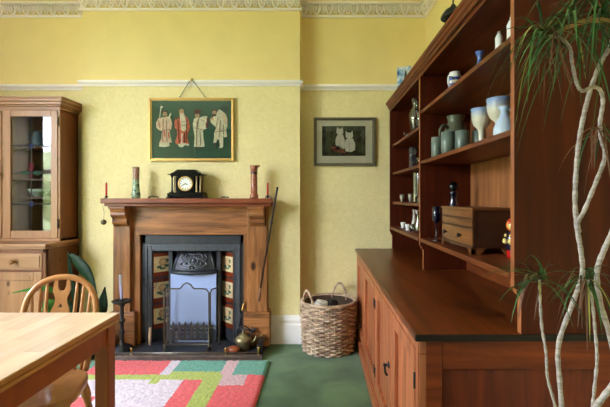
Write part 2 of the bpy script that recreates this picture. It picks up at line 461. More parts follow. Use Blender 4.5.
# garden beyond the windows
M['lawn'] = mat('lawn', (112, 126, 84), .9, var=.3, vscale=4)
M['hedge'] = mat('hedge_leaves', (172, 182, 134), .8, var=.35, vscale=9)
b = BM(); box(b, -14, XL - .3, -18, 10, -.5, -.4); o = struct('ground_garden', b, M['lawn'])
b = BM()
for i in range(300):
    ball(b, (-8.6 + R.uniform(-.5, .5), -14 + i * .06, -.4 + R.uniform(.3, 2.6)), R.uniform(.4, .75), 0, u=8, v=6, sz=R.uniform(.8, 1.2))
o = mk('garden_hedge', b, M['hedge']); o['kind'] = 'stuff'; o['label'] = 'green hedge in the garden outside the windows'; o['category'] = 'hedge'
# net-white curtain at the pier side of the second window
t = thing('window_curtain', 'white curtain hanging by the left wall window', 'curtain', (XL + .09, 2.02, .25))
M['curtain'] = mat('white_curtain', (232, 230, 226), .9)
nt = M['curtain'].node_tree; tr_ = nt.nodes.new('ShaderNodeBsdfTranslucent'); tr_.inputs['Color'].default_value = (.85, .85, .83, 1)
mx_ = nt.nodes.new('ShaderNodeMixShader'); mx_.inputs['Fac'].default_value = .5
nt.links.new(nt.nodes['Principled BSDF'].outputs[0], mx_.inputs[1]); nt.links.new(tr_.outputs[0], mx_.inputs[2]); nt.links.new(mx_.outputs[0], nt.nodes['Material Output'].inputs['Surface'])
b = BM(); pts = []
for i in range(41):
    y = 1.93 + .18 * i / 40; x = XL + .07 + .018 * math.sin(i * 1.25)
    pts.append((x, y))
back = [(x + .004, y) for x, y in pts][::-1]
prism(b, pts + back, 'Z', .25, 2.78)
mk('cloth', b, M['curtain'], t)
b = BM(); tube(b, [(XL + .07, 1.8, 2.80), (XL + .07, 2.45, 2.80)], .014, 10); mk('pole', b, M['gold'], t)
for y in (1.84, 2.41):
    b = BM(); box(b, XL, XL + .075, y - .012, y + .012, 2.785, 2.815); mk('bracket', b, M['gold'], t)
# ------------------------------------------------------------------ fireplace
MX = -1.058                                   # centre of the chimneypiece
def mbox(bm, x0, x1, *a): box(bm, MX + x0, MX + x1, *a)
t = thing('mantelpiece', 'brown wooden fireplace surround with long shelf and carved brackets', 'mantelpiece', (MX, 3.36, 0))
b = BM(); mbox(b, -.67, .67, 3.232, YB - .001, 1.158, 1.197)
mbox(b, -.655, .655, 3.26, YB - .001, 1.135, 1.158)
mk('mantel_shelf', b, M['mantelshelf'], t, bevel=.004)
b = BM(); mbox(b, -.60, .60, 3.365, YB - .002, .905, 1.135); mbox(b, -.60, .60, 3.352, 3.365, 1.105, 1.135); mbox(b, -.44, .45, 3.356, 3.365, .903, .922)
mk('frieze', b, M['mantel_x'], t, bevel=.003)
for s in (-1, 1):
    xa, xb = (-.628, -.436) if s < 0 else (.447, .636)
    b = BM()
    mbox(b, xa + .012, xb - (.045 if s < 0 else .02), 3.325, YB - .002, .265, 1.135)
    if s < 0: mbox(b, xb - .055, xb + .02, 3.362, YB - .002, .02, .93)
    else: mbox(b, xa - .025, xa + .03, 3.362, YB - .002, .02, .93)
    p = mk('pilaster', b, M['mantel_z'], t, bevel=.003)
    b = BM(); mbox(b, xa - .012, xb + .004, 3.30, YB - .002, .02, .275)
    mbox(b, xa - .006, xb - .002, 3.308, YB - .002, .275, .29)
    mk('plinth', b, M['mantel_x'], t, bevel=.004)
    # scrolled corbel: stepped S profile
    prof = [(3.325, 1.135), (3.247, 1.135), (3.247, 1.112), (3.258, 1.105), (3.266, 1.085), (3.262, 1.066), (3.272, 1.05), (3.292, 1.04), (3.296, 1.026), (3.288, 1.012), (3.296, .995), (3.312, .985), (3.325, .97)]
    cx = (xa + xb) / 2 - (.018 if s < 0 else -.0)
    b = BM(); prism(b, prof, 'X', MX + cx - .058, MX + cx + .058)
    mbox(b, cx - .066, cx + .066, 3.240, 3.325, 1.118, 1.135)
    mk('corbel', b, M['mantel_x'], t, bevel=.002)

# cast iron insert ------------------------------------------------------------
t = thing('fireplace_insert', 'cast iron fireplace insert with arched hood and floral tiles', 'fireplace', (MX, 3.44, 0))
IX0, IX1, IZ = -1.466, -.639, .900
YI = 3.385
b = BM()
box(b, IX0, IX0 + .028, YI, YB, .02, IZ); box(b, IX1 - .028, IX1, YI, YB, .02, IZ); box(b, IX0, IX1, YI, YB, IZ - .075, IZ)
mk('outer_frame', b, M['castiron'], t, bevel=.002)
b = BM()
fa, fb, fz = IX0 + .028, IX1 - .028, IZ - .075
for (o0, o1, yy) in ((0, .016, YI - .012), (.016, .044, YI - .004), (.044, .054, YI - .010)):
    box(b, fa + o0, fa + o1, yy, YB, .02, fz - o0); box(b, fb - o1, fb - o0, yy, YB, .02, fz - o0)
    box(b, fa + o1, fb - o1, yy, YB, fz - o1, fz - o0)
for sx in (fa + .03, (fa + fb) / 2, fb - .03):           # small bosses
    box(b, sx - .02, sx + .02, YI - .009, YI, fz - .04, fz - .02)
mk('moulded_frame', b, M['castlight'], t, bevel=.002)
# splayed tile cheeks
M['tile_cream'] = mat('tile_cream', (226, 206, 164), .18, coat=.5, var=.1, vscale=30)
M['tile_brown'] = mat('tile_border', (122, 50, 26), .25, coat=.4)
M['tile_dark'] = mat('tile_outline', (142, 112, 76), .3)
M['tile_teal'] = mat('tile_leaf', (44, 84, 70), .3)
M['tile_rose'] = mat('tile_flower', (206, 172, 128), .3)
tx0, tx1 = fa + .054, fb - .054
ca = (Vector((tx0, YI + .005, 0)), Vector((tx0 + .118, YB + .075, 0)))
cb = (Vector((tx1 - .118, YB + .075, 0)), Vector((tx1, YI + .005, 0)))
TZ = fz - .054
for (p, q) in (ca, cb):
    d = (q - p); w = d.length; d.normalize(); nv = Vector((d.y, -d.x, 0))
    def P(u, z, o): v = p + d * u + nv * o; return (v.x, v.y, z)
    def slab(bm, u0, u1, z0, z1, o0, o1, mi=0):
        vs = [bm.verts.new(P(u, z, o)) for u in (u0, u1) for o in (o0, o1) for z in (z0, z1)]
        for f in ((0, 1, 3, 2), (4, 6, 7, 5), (0, 4, 5, 1), (2, 3, 7, 6), (0, 2, 6, 4), (1, 5, 7, 3)):
            fc = bm.faces.new([vs[i] for i in f]); fc.material_index = mi
    b = BM(); slab(b, 0, w, .02, TZ, -.02, 0); ch = mk('tile_cheek', b, M['castiron'], t)
    for k in range(3):
        zt = TZ - .026 - k * .212
        b = BM(); slab(b, .004, w - .004, zt - .196, zt, 0, .004, 1)
        slab(b, .008, w - .008, zt - .155, zt - .028, .004, .007, 0)
        uc, zc = w * .5, zt - .088
        def blob(u, z, ru, rz, mi, o=.0078, n=12):
            vs = [b.verts.new(P(u + ru * math.cos(2 * PI * i / n), z + rz * math.sin(2 * PI * i / n), o)) for i in range(n)]
            lo = [b.verts.new(P(u + ru * math.cos(2 * PI * i / n), z + rz * math.sin(2 * PI * i / n), .0065)) for i in range(n)]
            f = b.faces.new(vs); f.material_index = mi
            for i in range(n):
                f = b.faces.new((vs[i], vs[(i + 1) % n], lo[(i + 1) % n], lo[i])); f.material_index = mi
        for i in range(6):
            a = i * PI / 3; blob(uc + .020 * math.cos(a), zc + .014 + .018 * math.sin(a), .015, .014, 2, .0076)
            blob(uc + .020 * math.cos(a), zc + .014 + .018 * math.sin(a), .010, .009, 4, .0080)
        blob(uc, zc + .014, .009, .009, 0, .0084)
        for du, dz, ru, rz in ((-.032, -.026, .024, .011), (.034, -.020, .024, .012), (0, -.040, .03, .008), (.038, .022, .014, .018)):
            blob(uc + du * .95, zc + dz, ru * .9, rz, 3, .0078)
        mk('tile', b, [M['tile_cream'], M['tile_brown'], M['tile_dark'], M['tile_teal'], M['tile_rose']], ch)
# inner cheeks, back of the firebox and arched hood
hx0, hx1 = tx0 + .118, tx1 - .118
b = BM()
box(b, hx0, hx0 + .03, YB - .005, YB + .09, .02, TZ); box(b, hx1 - .03, hx1, YB - .005, YB + .09, .02, TZ)
box(b, hx0, hx1, YB + .085, YB + .10, .02, TZ)
box(b, tx0, tx1, YI + .01, YB + .09, TZ - .006, TZ + .02)
mk('firebox', b, M['castiron'], t)
hc = (hx0 + hx1) / 2; hw = (hx1 - hx0) / 2 - .03
b = BM()                                         # hood: bulging trapezoid, curved forwards at the foot
nu, nv_ = 16, 10; g = []
for j in range(nv_ + 1):
    v = j / nv_; row = []
    z = .60 + (TZ - .012 - .60) * v
    half = hw * (1 - .24 * v ** 1.5)
    out = .085 * (1 - v) ** .7 + .01
    for i in range(nu + 1):
        u = -1 + 2 * i / nu
        row.append(b.verts.new((hc + u * half, YB + .035 - out * (1 - .55 * u * u), z)))
    g.append(row)
for j in range(nv_):
    for i in range(nu):
        f = b.faces.new((g[j][i], g[j][i + 1], g[j + 1][i + 1], g[j + 1][i])); f.smooth = True
lip = [(hc + (-1 + 2 * i / nu) * (hw + .012), YB + .035 - .105 * (1 - .55 * (-1 + 2 * i / nu) ** 2), .592) for i in range(nu + 1)]
tube(b, lip, .016, 8)
ob = mk('hood', b, M['castiron'], t)
sm = ob.modifiers.new('th', 'SOLIDIFY'); sm.thickness = .006
def hoodp(u, v, o=.004):
    z = .60 + (TZ - .012 - .60) * v; half = hw * (1 - .24 * v ** 1.5); out = .085 * (1 - v) ** .7 + .01
    return (hc + u * half, YB + .035 - out * (1 - .55 * u * u) - o, z)
b = BM()
for s in (-1, 1):                               # scrolling foliage relief
    for spec in ([(.06, .82), (.28, .88), (.46, .76), (.40, .62), (.26, .66)], [(.05, .34), (.24, .22), (.48, .24), (.60, .38), (.48, .50), (.36, .42)], [(.30, .62), (.52, .56), (.66, .66), (.60, .80)], [(.1, .2), (.3, .12), (.55, .12)]):
        tube(b, catmull([hoodp(s * u, v) for u, v in spec], 4), [.009, .008, .007, .006, .005], 6)
    for u, v in ((.26, .66), (.36, .42), (.60, .80), (.62, .36), (.42, .80)):
        p = hoodp(s * u, v, .005); ball(b, p, .011, u=8, v=6)
tube(b, [hoodp(.22 * math.cos(2 * PI * i / 18), .52 + .2 * math.sin(2 * PI * i / 18)) for i in range(18)], .008, 6, closed=True)
ball(b, hoodp(0, .52), .02, u=10, v=7, sy=.5)
ball(b, hoodp(0, .82), .014, u=8, v=6); ball(b, hoodp(0, .2), .014, u=8, v=6)
tube(b, [hoodp(-.93, .06), hoodp(-.90, .5), hoodp(-.86, .96)], .006, 6); tube(b, [hoodp(.93, .06), hoodp(.90, .5), hoodp(.86, .96)], .006, 6)
mk('hood_relief', b, M['castlight'], t)
# pale board closing the draught, behind the fire basket
M['draught'] = mat('pale_blue_board', (164, 184, 232), .6)
b = BM(); box(b, hx0 + .026, hx1 - .028, YB - .032, YB - .022, .022, .580)
mk('draught_board', b, M['draught'], t, label='pale blue board closing the fire opening')
b = BM()
bx0, bx1, by = hx0 + .03, hx1 - .05, YB - .052
box(b, bx0, bx1, by - .006, by + .006, .118, .13); box(b, bx0, bx1, by - .006, by + .006, .045, .055)
n = 7
for i in range(n):
    x = bx0 + (bx1 - bx0) * (i + .5) / n
    box(b, x - .013, x + .013, by - .004, by + .004, .055, .118)
    prism(b, [(x - .014, .125), (x + .014, .125), (x + .012, .142), (x + .026, .145), (x + .026, .166), (x + .012, .164), (x + .008, .178), (x, .196), (x - .008, .178), (x - .012, .164), (x - .026, .166), (x - .026, .145), (x - .012, .142)], 'Y', by - .004, by + .004)
for x in (bx0 + .01, bx1 - .01): box(b, x - .008, x + .008, by - .008, by + .008, .02, .13)
box(b, bx0, bx1, by - .004, by + .004, .085, .092)
mk('fire_basket', b, M['black'], t)

# hearth and fender -----------------------------------------------------------
t = thing('hearth', 'dark slate hearth slab in front of the fireplace', 'hearth', (MX, 3.27, 0))
b = BM(); box(b, -1.655, -.445, 3.088, YB, 0, .02); mk('slab', b, M['slate'], t, bevel=.003)
M['kerb'] = mat('brown_kerb_tile', (98, 82, 74), .25, var=.2, vscale=25, coat=.3)
b = BM(); box(b, -1.66, -.44, 3.055, 3.087, 0, .016); box(b, -1.658, -.442, 3.060, 3.087, .016, .022); box(b, -1.66, -.44, 3.056, 3.087, .022, .036)
mk('kerb', b, M['kerb'], t, bevel=.003)
t = thing('fender', 'low metal fender edging the hearth with brass ball finials', 'fender', (MX, 3.2, .02))
M['steel'] = mat('fender_steel', (120, 112, 104), .32, metal=.7, var=.15, vscale=30)
b = BM()
tube(b, [(-1.640, 3.106, .040), (-.474, 3.106, .040)], .007, 10)
box(b, -1.640, -.474, 3.103, 3.109, .020, .036)
mk('front_rail', b, M['steel'], t)
for x in (-1.640, -.474):
    b = BM(); box(b, x - .014, x + .014, 3.115, 3.262, .02, .075); tube(b, [(x, 3.112, .078), (x, 3.268, .092)], .021, 10)
    mk('side_rail', b, M['black'], t, bevel=.003)
for x, y, h in ((-1.425, 3.106, 0), (-.72, 3.106, 0), (-.474, 3.106, .005), (-.474, 3.272, .045)):
    b = BM(); lathe(b, [(.011, .02), (.011, .026), (.006, .032), (.006, .052 + h), (.010, .056 + h), (.005, .06 + h), (.012, .070 + h), (.009, .08 + h), (0, .083 + h)], (x, y, 0), 12)
    mk('finial', b, M['brass'], t)

# mesh fire guard ---------------------------------------------------------------
t = thing('fire_guard', 'brass framed mesh fire guard with humped top', 'fire guard', (-1.04, 3.2, .02))
M['guardbrass'] = mat('aged_brass', (84, 74, 58), .45, metal=.6)
def meshmat():
    m = bpy.data.materials.new('guard_wire_mesh'); m.use_nodes = True; nt = m.node_tree; N, L = nt.nodes.new, nt.links.new
    bs = nt.nodes['Principled BSDF']; bs.inputs['Base Color'].default_value = lin((120, 118, 122)); bs.inputs['Metallic'].default_value = .6; bs.inputs['Roughness'].default_value = .4
    tc = N('ShaderNodeTexCoord'); sp = N('ShaderNodeSeparateXYZ'); L(tc.outputs['Object'], sp.inputs[0])
    fs = []
    for a in (0, 2):
        mu = N('ShaderNodeMath'); mu.operation = 'MULTIPLY'; mu.inputs[1].default_value = 130; L(sp.outputs[a], mu.inputs[0])
        fr = N('ShaderNodeMath'); fr.operation = 'FRACT'; L(mu.outputs[0], fr.inputs[0])
        lt = N('ShaderNodeMath'); lt.operation = 'LESS_THAN'; lt.inputs[1].default_value = .10; L(fr.outputs[0], lt.inputs[0]); fs.append(lt)
    mx = N('ShaderNodeMath'); mx.operation = 'MAXIMUM'; L(fs[0].outputs[0], mx.inputs[0]); L(fs[1].outputs[0], mx.inputs[1])
    tr = N('ShaderNodeBsdfTransparent'); ms = N('ShaderNodeMixShader')
    L(mx.outputs[0], ms.inputs['Fac']); L(tr.outputs[0], ms.inputs[1]); L(bs.outputs[0], ms.inputs[2])
    L(ms.outputs[0], nt.nodes['Material Output'].inputs['Surface'])
    return m
M['mesh_g'] = meshmat()
def guard_panel(p, q, hump):
    p, q = Vector(p), Vector(q); d = (q - p); w = d.length; d.normalize()
    def P(u, z): v = p + d * u; return (v.x, v.y, z)
    top = .50
    if hump:
        prof = [(0, .07), (0, top - .03), (.02, top - .004), (.05, top), (w * .32, top), (w * .37, top + .008), (w * .41, top + .03), (w * .5, top + .046), (w * .59, top + .03), (w * .63, top + .008), (w * .68, top), (w - .05, top), (w - .02, top - .004), (w, top - .03), (w, .07)]
    else: prof = [(0, .07), (0, top - .03), (.02, top - .01), (w - .015, top - .015), (w, top - .03), (w, .07)]
    b = BM(); tube(b, [P(u, z) for u, z in prof], .0055, 8, closed=True)
    tube(b, [P(0, .07), P(0, .022)], .006, 8); tube(b, [P(w, .07), P(w, .022)], .006, 8)
    if hump:
        for u in (.01, w - .01):
            v = Vector(P(u, 0)); tube(b, catmull([(v.x, v.y + .05, .028), (v.x, v.y, .045), (v.x, v.y - .05, .028)], 4), .006, 8)
    mk('frame', b, M['guardbrass'], t)
    b = BM(); vs = [b.verts.new(P(u, z)) for u, z in prof]; b.faces.new(vs)
    mk('wire_mesh', b, M['mesh_g'], t)
guard_panel((-1.212, 3.20, 0), (-.872, 3.20, 0), True)
guard_panel((-.862, 3.205, 0), (-.825, 3.335, 0), False)
guard_panel((-1.222, 3.205, 0), (-1.240, 3.335, 0), False)
# ------------------------------------------------------------------ on and around the mantelpiece
ZM = 1.197
# black mantel clock
t = thing('mantel_clock', 'black mantel clock with white dial and small columns', 'clock', (-1.079, 3.33, ZM))
cx = -1.079
b = BM(); box(b, cx - .148, cx + .148, 3.262, 3.40, ZM, ZM + .012); box(b, cx - .142, cx + .142, 3.268, 3.398, ZM + .012, ZM + .042)
box(b, cx - .132, cx + .132, 3.276, 3.394, ZM + .042, ZM + .050)
prism(b, [(cx - .075, ZM + .006), (cx + .075, ZM + .006), (cx + .085, ZM + .036), (cx - .085, ZM + .036)], 'Y', 3.258, 3.27)
mk('base', b, M['blacksh'], t, bevel=.003)
b = BM(); box(b, cx - .066, cx + .066, 3.283, 3.39, ZM + .05, ZM + .176); box(b, cx - .105, cx + .105, 3.315, 3.39, ZM + .05, ZM + .176)
mk('case', b, M['blacksh'], t, bevel=.002)
b = BM(); box(b, cx - .118, cx + .118, 3.272, 3.394, ZM + .176, ZM + .186); box(b, cx - .136, cx + .136, 3.265, 3.398, ZM + .186, ZM + .193)
box(b, cx - .085, cx + .085, 3.285, 3.385, ZM + .193, ZM + .221); box(b, cx - .075, cx + .075, 3.288, 3.38, ZM + .221, ZM + .229)
for i in range(12):
    x = cx - .07 + .14 * i / 11; box(b, x - .003, x + .003, 3.281, 3.286, ZM + .197, ZM + .217)
for s in (-1, 1):
    prism(b, [(cx + s * .085, ZM + .193), (cx + s * .125, ZM + .193), (cx + s * .115, ZM + .203), (cx + s * .098, ZM + .207), (cx + s * .085, ZM + .219)], 'Y', 3.285, 3.385)
mk('pediment', b, M['blacksh'], t, bevel=.0015)
M['colgold'] = mat('dull_gold_column', (168, 146, 108), .35, metal=.4)
for x, y in ((-.084, 3.292), (.084, 3.292), (.113, 3.30), (-.113, 3.30)):
    b = BM(); lathe(b, [(.010, ZM + .05), (.010, ZM + .056), (.007, ZM + .06), (.006, ZM + .164), (.009, ZM + .169), (.010, ZM + .176)], (cx + x, y, 0), 12)
    mk('column', b, M['colgold'] if abs(x) < .1 or x > 0 else M['blacksh'], t)
zc = ZM + .116
b = BM()
rm = Matrix.Rotation(PI / 2, 3, 'X')
lathe(b, [(.047, -.004), (.058, -.001), (.060, .006), (.055, .011), (.049, .008), (.047, .003)], (cx, 3.283, zc), 32, mtx=rm)
bz = mk('bezel', b, M['gold'], t)
M['dial'] = mat('white_dial', (240, 240, 236), .35); M['ink'] = mat('black_marks', (24, 24, 26), .5)
b = BM(); disc(b, (cx, 3.281, zc), .049, 'Y', .004, 32, 0)
for k in range(12):
    a = k * PI / 6; s, c_ = math.sin(a), math.cos(a)
    q = [(.034, -.0022), (.044, -.0022), (.044, .0022), (.034, .0022)]
    prism(b, [(cx + r * s + o * c_, zc + r * c_ - o * s) for r, o in q], 'Y', 3.2782, 3.279, 1)
mk('dial', b, [M['dial'], M['ink']], t)
b = BM()
for a, L_ in ((math.radians(111), .024), (math.radians(240), .034)):
    s, c_ = math.sin(a), math.cos(a); q = [(-.006, -.002), (L_ * .7, -.0032), (L_, 0), (L_ * .7, .0032), (-.006, .002)]
    prism(b, [(cx + r * s + o * c_, zc + r * c_ - o * s) for r, o in q], 'Y', 3.2765, 3.2776)
disc(b, (cx, 3.2765, zc), .004, 'Y', .003, 12)
mk('hands', b, M['ink'], t)

# tall vases
def mottled(name, cols, scale):
    m, nt, bs = base_mat(name); N, L = nt.nodes.new, nt.links.new
    tc = N('ShaderNodeTexCoord'); n = N('ShaderNodeTexNoise'); n.inputs['Scale'].default_value = scale; n.inputs['Detail'].default_value = 5
    L(tc.outputs['Object'], n.inputs['Vector']); r = N('ShaderNodeValToRGB'); cr = r.color_ramp
    while len(cr.elements) < len(cols): cr.elements.new(.5)
    for i, c in enumerate(cols): cr.elements[i].position = .32 + .36 * i / (len(cols) - 1); cr.elements[i].color = lin(c)
    L(n.outputs['Fac'], r.inputs['Fac']); L(r.outputs['Color'], bs.inputs['Base Color']); bs.inputs['Roughness'].default_value = .25
    bs.inputs['Coat Weight'].default_value = .3
    return m
M['mot_green'] = mottled('green_mottled_glaze', [(36, 50, 42), (70, 104, 84), (176, 190, 160), (100, 132, 108)], 42)
M['mot_pink'] = mottled('pink_mottled_glaze', [(110, 84, 70), (172, 128, 108), (120, 130, 112)], 40)
t = thing('tall_vase', 'slim green mottled vase with pinkish neck on the mantel shelf', 'vase', (-1.483, 3.31, ZM))
b = BM(); z = ZM
lathe(b, [(0, z), (.030, z), (.033, z + .01), (.034, z + .035), (.028, z + .07), (.0255, z + .10), (.0245, z + .15)], (-1.483, 3.31, 0), 20); mk('body', b, M['mot_green'], t)
b = BM(); lathe(b, [(.0245, z + .15), (.025, z + .16), (.024, z + .19), (.026, z + .247), (.024, z + .25), (.021, z + .247), (.020, z + .16)], (-1.483, 3.31, 0), 20); mk('neck', b, M['mot_pink'], t)
M['terra'] = mottled('terracotta_pattern', [(104, 48, 36), (156, 82, 62), (186, 122, 92), (128, 66, 50)], 55)
t = thing('tall_vase', 'brick-red column vase with flared chipped rim by right mantel end', 'vase', (-.542, 3.31, ZM))
b = BM(); x = -.542
lathe(b, [(0, z), (.033, z), (.035, z + .006), (.034, z + .028), (.028, z + .034), (.027, z + .12), (.0255, z + .185), (.0255, z + .20)], (x, 3.31, 0), 20); mk('body', b, M['terra'], t)
b = BM(); lathe(b, [(.0275, z + .197), (.0275, z + .208), (.0265, z + .21)], (x, 3.31, 0), 20); mk('neck_ring', b, M['black'], t)
b = BM(); lathe(b, [(.0255, z + .205), (.028, z + .225), (.030, z + .25), (.034, z + .262), (.028, z + .263), (.023, z + .24), (.02, z + .21)], (x, 3.31, 0), 20)
prism(b, [(x + .024, z + .24), (x + .048, z + .256), (x + .046, z + .264), (x + .028, z + .266)], 'Y', 3.295, 3.32)
mk('flared_rim', b, M['terra'], t)
# small dark trinkets
t = thing('shell_trinket', 'small dark shell trinket beside the mottled vase', 'ornament', (-1.335, 3.30, ZM))
b = BM(); tube(b, catmull([(-1.378, 3.29, ZM + .006), (-1.362, 3.286, ZM + .014), (-1.335, 3.284, ZM + .016), (-1.308, 3.286, ZM + .012), (-1.295, 3.295, ZM + .006)], 4), [.005, .008, .009, .006, .004], 8); mk('shell', b, M['black'], t)
b = BM(); ball(b, (-1.37, 3.292, ZM + .009), .009, u=8, v=6); mk('bead', b, M['brass'], t)
t = thing('shell_trinket', 'small dark metal trinket right of the clock', 'ornament', (-.76, 3.30, ZM))
b = BM(); tube(b, catmull([(-.80, 3.29, ZM + .005), (-.785, 3.288, ZM + .011), (-.76, 3.286, ZM + .010), (-.738, 3.29, ZM + .005)], 4), [.004, .007, .008, .004], 8); mk('shell', b, M['black'], t)
b = BM(); ball(b, (-.745, 3.29, ZM + .008), .008, u=8, v=6); mk('bead', b, M['steel'], t)

# counterweighted candle holders at the shelf ends
def clip_candle(cx, label, rod):
    y = 3.245
    t = thing('candle_holder', label, 'candle holder', (cx, y, ZM))
    b = BM(); lathe(b, [(0, ZM + .016), (.0075, ZM + .016), (.007, ZM + .118), (.004, ZM + .121), (0, ZM + .122)], (cx, y, 0), 12); c_ = mk('candle', b, M['red_wax'], t)
    b = BM(); tube(b, [(cx, y, ZM + .12), (cx, y, ZM + .13)], .0012, 5); mk('wick', b, M['black'], c_)
    b = BM(); lathe(b, [(0, ZM + .001), (.008, ZM + .001), (.005, ZM + .006), (.016, ZM + .009), (.018, ZM + .013), (.009, ZM + .013), (.009, ZM + .02), (.0077, ZM + .02)], (cx, y, 0), 14); mk('cup', b, M['black'], t)
    if rod == 'weight':
        b = BM(); tube(b, catmull([(cx, y - .004, ZM + .003), (cx - .014, y - .020, ZM - .004), (cx - .016, y - .024, ZM - .05), (cx - .006, y - .022, ZM - .11), (cx - .010, y - .022, ZM - .165)], 5), .0013, 5); mk('wire', b, M['black'], t)
        b = BM(); ball(b, (cx - .010, y - .022, ZM - .185), .021, u=14, v=10); mk('weight', b, M['mot_ball'], t)
    else:
        b = BM(); tube(b, [(cx + .004 + .022 * math.cos(a), y - .006, ZM + .004 + .018 * math.sin(a)) for a in [i * PI / 10 for i in range(-1, 14)]], .0022, 6)
        tube(b, catmull([(cx + .02, y - .005, ZM + .012), (cx + .034, y - .02, ZM + .004), (cx + .032, y - .02, ZM - .02)], 4), .002, 6); mk('wire', b, M['black'], t)
M['mot_ball'] = mottled('dull_brass_weight', [(50, 44, 34), (120, 104, 74), (84, 72, 52)], 60)
clip_candle(-1.686, 'red candle in a clip holder with hanging ball weight at left shelf end', 'weight')
clip_candle(-.424, 'red candle in a wire clip holder at right shelf end', 'ring')

# long dark stick hanging past the right end of the shelf
t = thing('hanging_walking_stick', 'long dark walking stick hanging beside the right mantel end', 'walking stick', (-.42, 3.22, .38))
M['stick'] = mat('dark_stick', (30, 24, 22), .35); M['stickgrip'] = wood('stick_grip', (96, 62, 40), (150, 110, 80), 'Z', .45)
A, B = at(277.5, 187, 3.215), at(260.5, 288, 3.262)
b = BM(); tube(b, [A, A.lerp(B, .06), A.lerp(B, .5), B], [.0085, .0075, .0075, .0065], 10); mk('shaft', b, M['stick'], t)
b = BM(); E = at(258.6, 301, 3.266); tube(b, [B, B.lerp(E, .5), E], [.008, .0115, .010], 10); mk('grip', b, M['stickgrip'], t)
b = BM(); q = A.lerp(B, .35)
tube(b, [q + Vector((.013 * math.cos(a), 0, .013 * math.sin(a))) for a in [i * PI / 8 for i in range(16)]], .003, 6, closed=True); mk('ring', b, M['steel'], t)

# framed picture of four robed figures
t = thing('hanging_picture', 'gilt framed green picture of four robed figures above the fireplace', 'picture', (-1.066, YB, 1.5))
px0, px1, pz0, pz1 = -1.421, -.723, 1.505, 2.022
Yp = YB - .004
def frame(bm, x0, x1, z0, z1, w, y0, y1, inner=.4):
    for lo, yy in ((0, y1), (w * (1 - inner), y1 + (y0 - y1) * .45)):
        pass
    for (a0, a1, yy) in ((0, w * .6, y0), (w * .6, w, y0 + (y1 - y0) * .35)):
        box(bm, x0 + a0, x0 + a1, yy, y1, z0 + a0, z1 - a0); box(bm, x1 - a1, x1 - a0, yy, y1, z0 + a0, z1 - a0)
        box(bm, x0 + a1, x1 - a1, yy, y1, z0 + a0, z0 + a1); box(bm, x0 + a1, x1 - a1, yy, y1, z1 - a1, z1 - a0)
b = BM(); frame(b, px0, px1, pz0, pz1, .022, Yp - .026, Yp); mk('frame', b, M['gold'], t, bevel=.002)
M['silk'] = mat('green_silk', (38, 84, 58), .6, var=.12, vscale=8)
b = BM(); box(b, px0 + .02, px1 - .02, Yp - .010, Yp - .002, pz0 + .02, pz1 - .02); art = mk('silk_ground', b, M['silk'], t)
M['ivory'] = mat('ivory_cloth', (240, 226, 198), .7, var=.22, vscale=70); M['peach'] = mat('peach_cloth', (238, 206, 178), .7, var=.16, vscale=50)
M['coral'] = mat('coral_cloth', (222, 112, 86), .7, var=.25, vscale=60); M['hair'] = mat('grey_brown_hair', (92, 70, 52), .8, var=.2, vscale=60)
M['face'] = mat('ivory_face', (206, 164, 124), .6); M['fold'] = mat('stitch_lines', (158, 122, 92), .7); M['maroon'] = mat('maroon_hat', (112, 46, 34), .7)
S = .1447 / 1.0 * 0 + (1 / 6.79) * (YB - .012) / F       # metres per unit of the sketch grid below
ox, oz = (150 - VX) * (YB - .012) / F, CH - (100 - VY) * (YB - .012) / F
def sk(p): return (ox + p[0] * S, oz - p[1] * S)
def figure(shapes):
    b = BM(); mats = []; lay = 0
    for m_, pts in shapes:
        if m_ not in mats: mats.append(m_)
        prism(b, [sk(p) for p in pts], 'Y', Yp - .0115 - .0007 * lay, Yp - .0095, mats.index(m_)); lay += 1
    mk('figure', b, [M[k] for k in mats], art)
def el(cx_, cy_, rx, ry=None): return circ(cx_, cy_, rx, 14, ry or rx)
def line(x0, y0, x1, y1, w=2):
    d = Vector((x1 - x0, y1 - y0)).normalized(); n = Vector((-d.y, d.x)) * w / 2
    return [(x0 + n.x, y0 + n.y), (x1 + n.x, y1 + n.y), (x1 - n.x, y1 - n.y), (x0 - n.x, y0 - n.y)]
figure([('ivory', line(66, 122, 76, 44, 6)), ('ivory', el(80, 48, 9, 6)),
        ('peach', [(88, 118), (125, 112), (143, 128), (150, 160), (146, 198), (134, 206), (140, 250), (150, 288), (130, 290), (120, 300), (78, 300), (66, 285), (78, 262), (84, 212), (58, 202), (44, 188), (42, 155), (58, 126)]),
        ('ivory', [(66, 286), (78, 292), (120, 294), (130, 290), (136, 312), (100, 320), (62, 316)]),
        ('ivory', [(122, 128), (140, 86), (147, 92), (132, 134)]),
        ('hair', el(103, 82, 17, 14)), ('face', el(103, 98, 15, 17)), ('hair', el(104, 110, 8, 4)), ('hair', el(98, 95, 2.5)), ('hair', el(109, 95, 2.5)),
        ('fold', line(92, 130, 88, 280)), ('fold', line(112, 140, 118, 285)), ('fold', line(84, 205, 136, 202, 3)), ('fold', line(60, 140, 70, 190)), ('coral', line(100, 210, 104, 250, 5)), ('coral', line(128, 220, 132, 260, 4)), ('coral', line(60, 170, 78, 176, 3))])
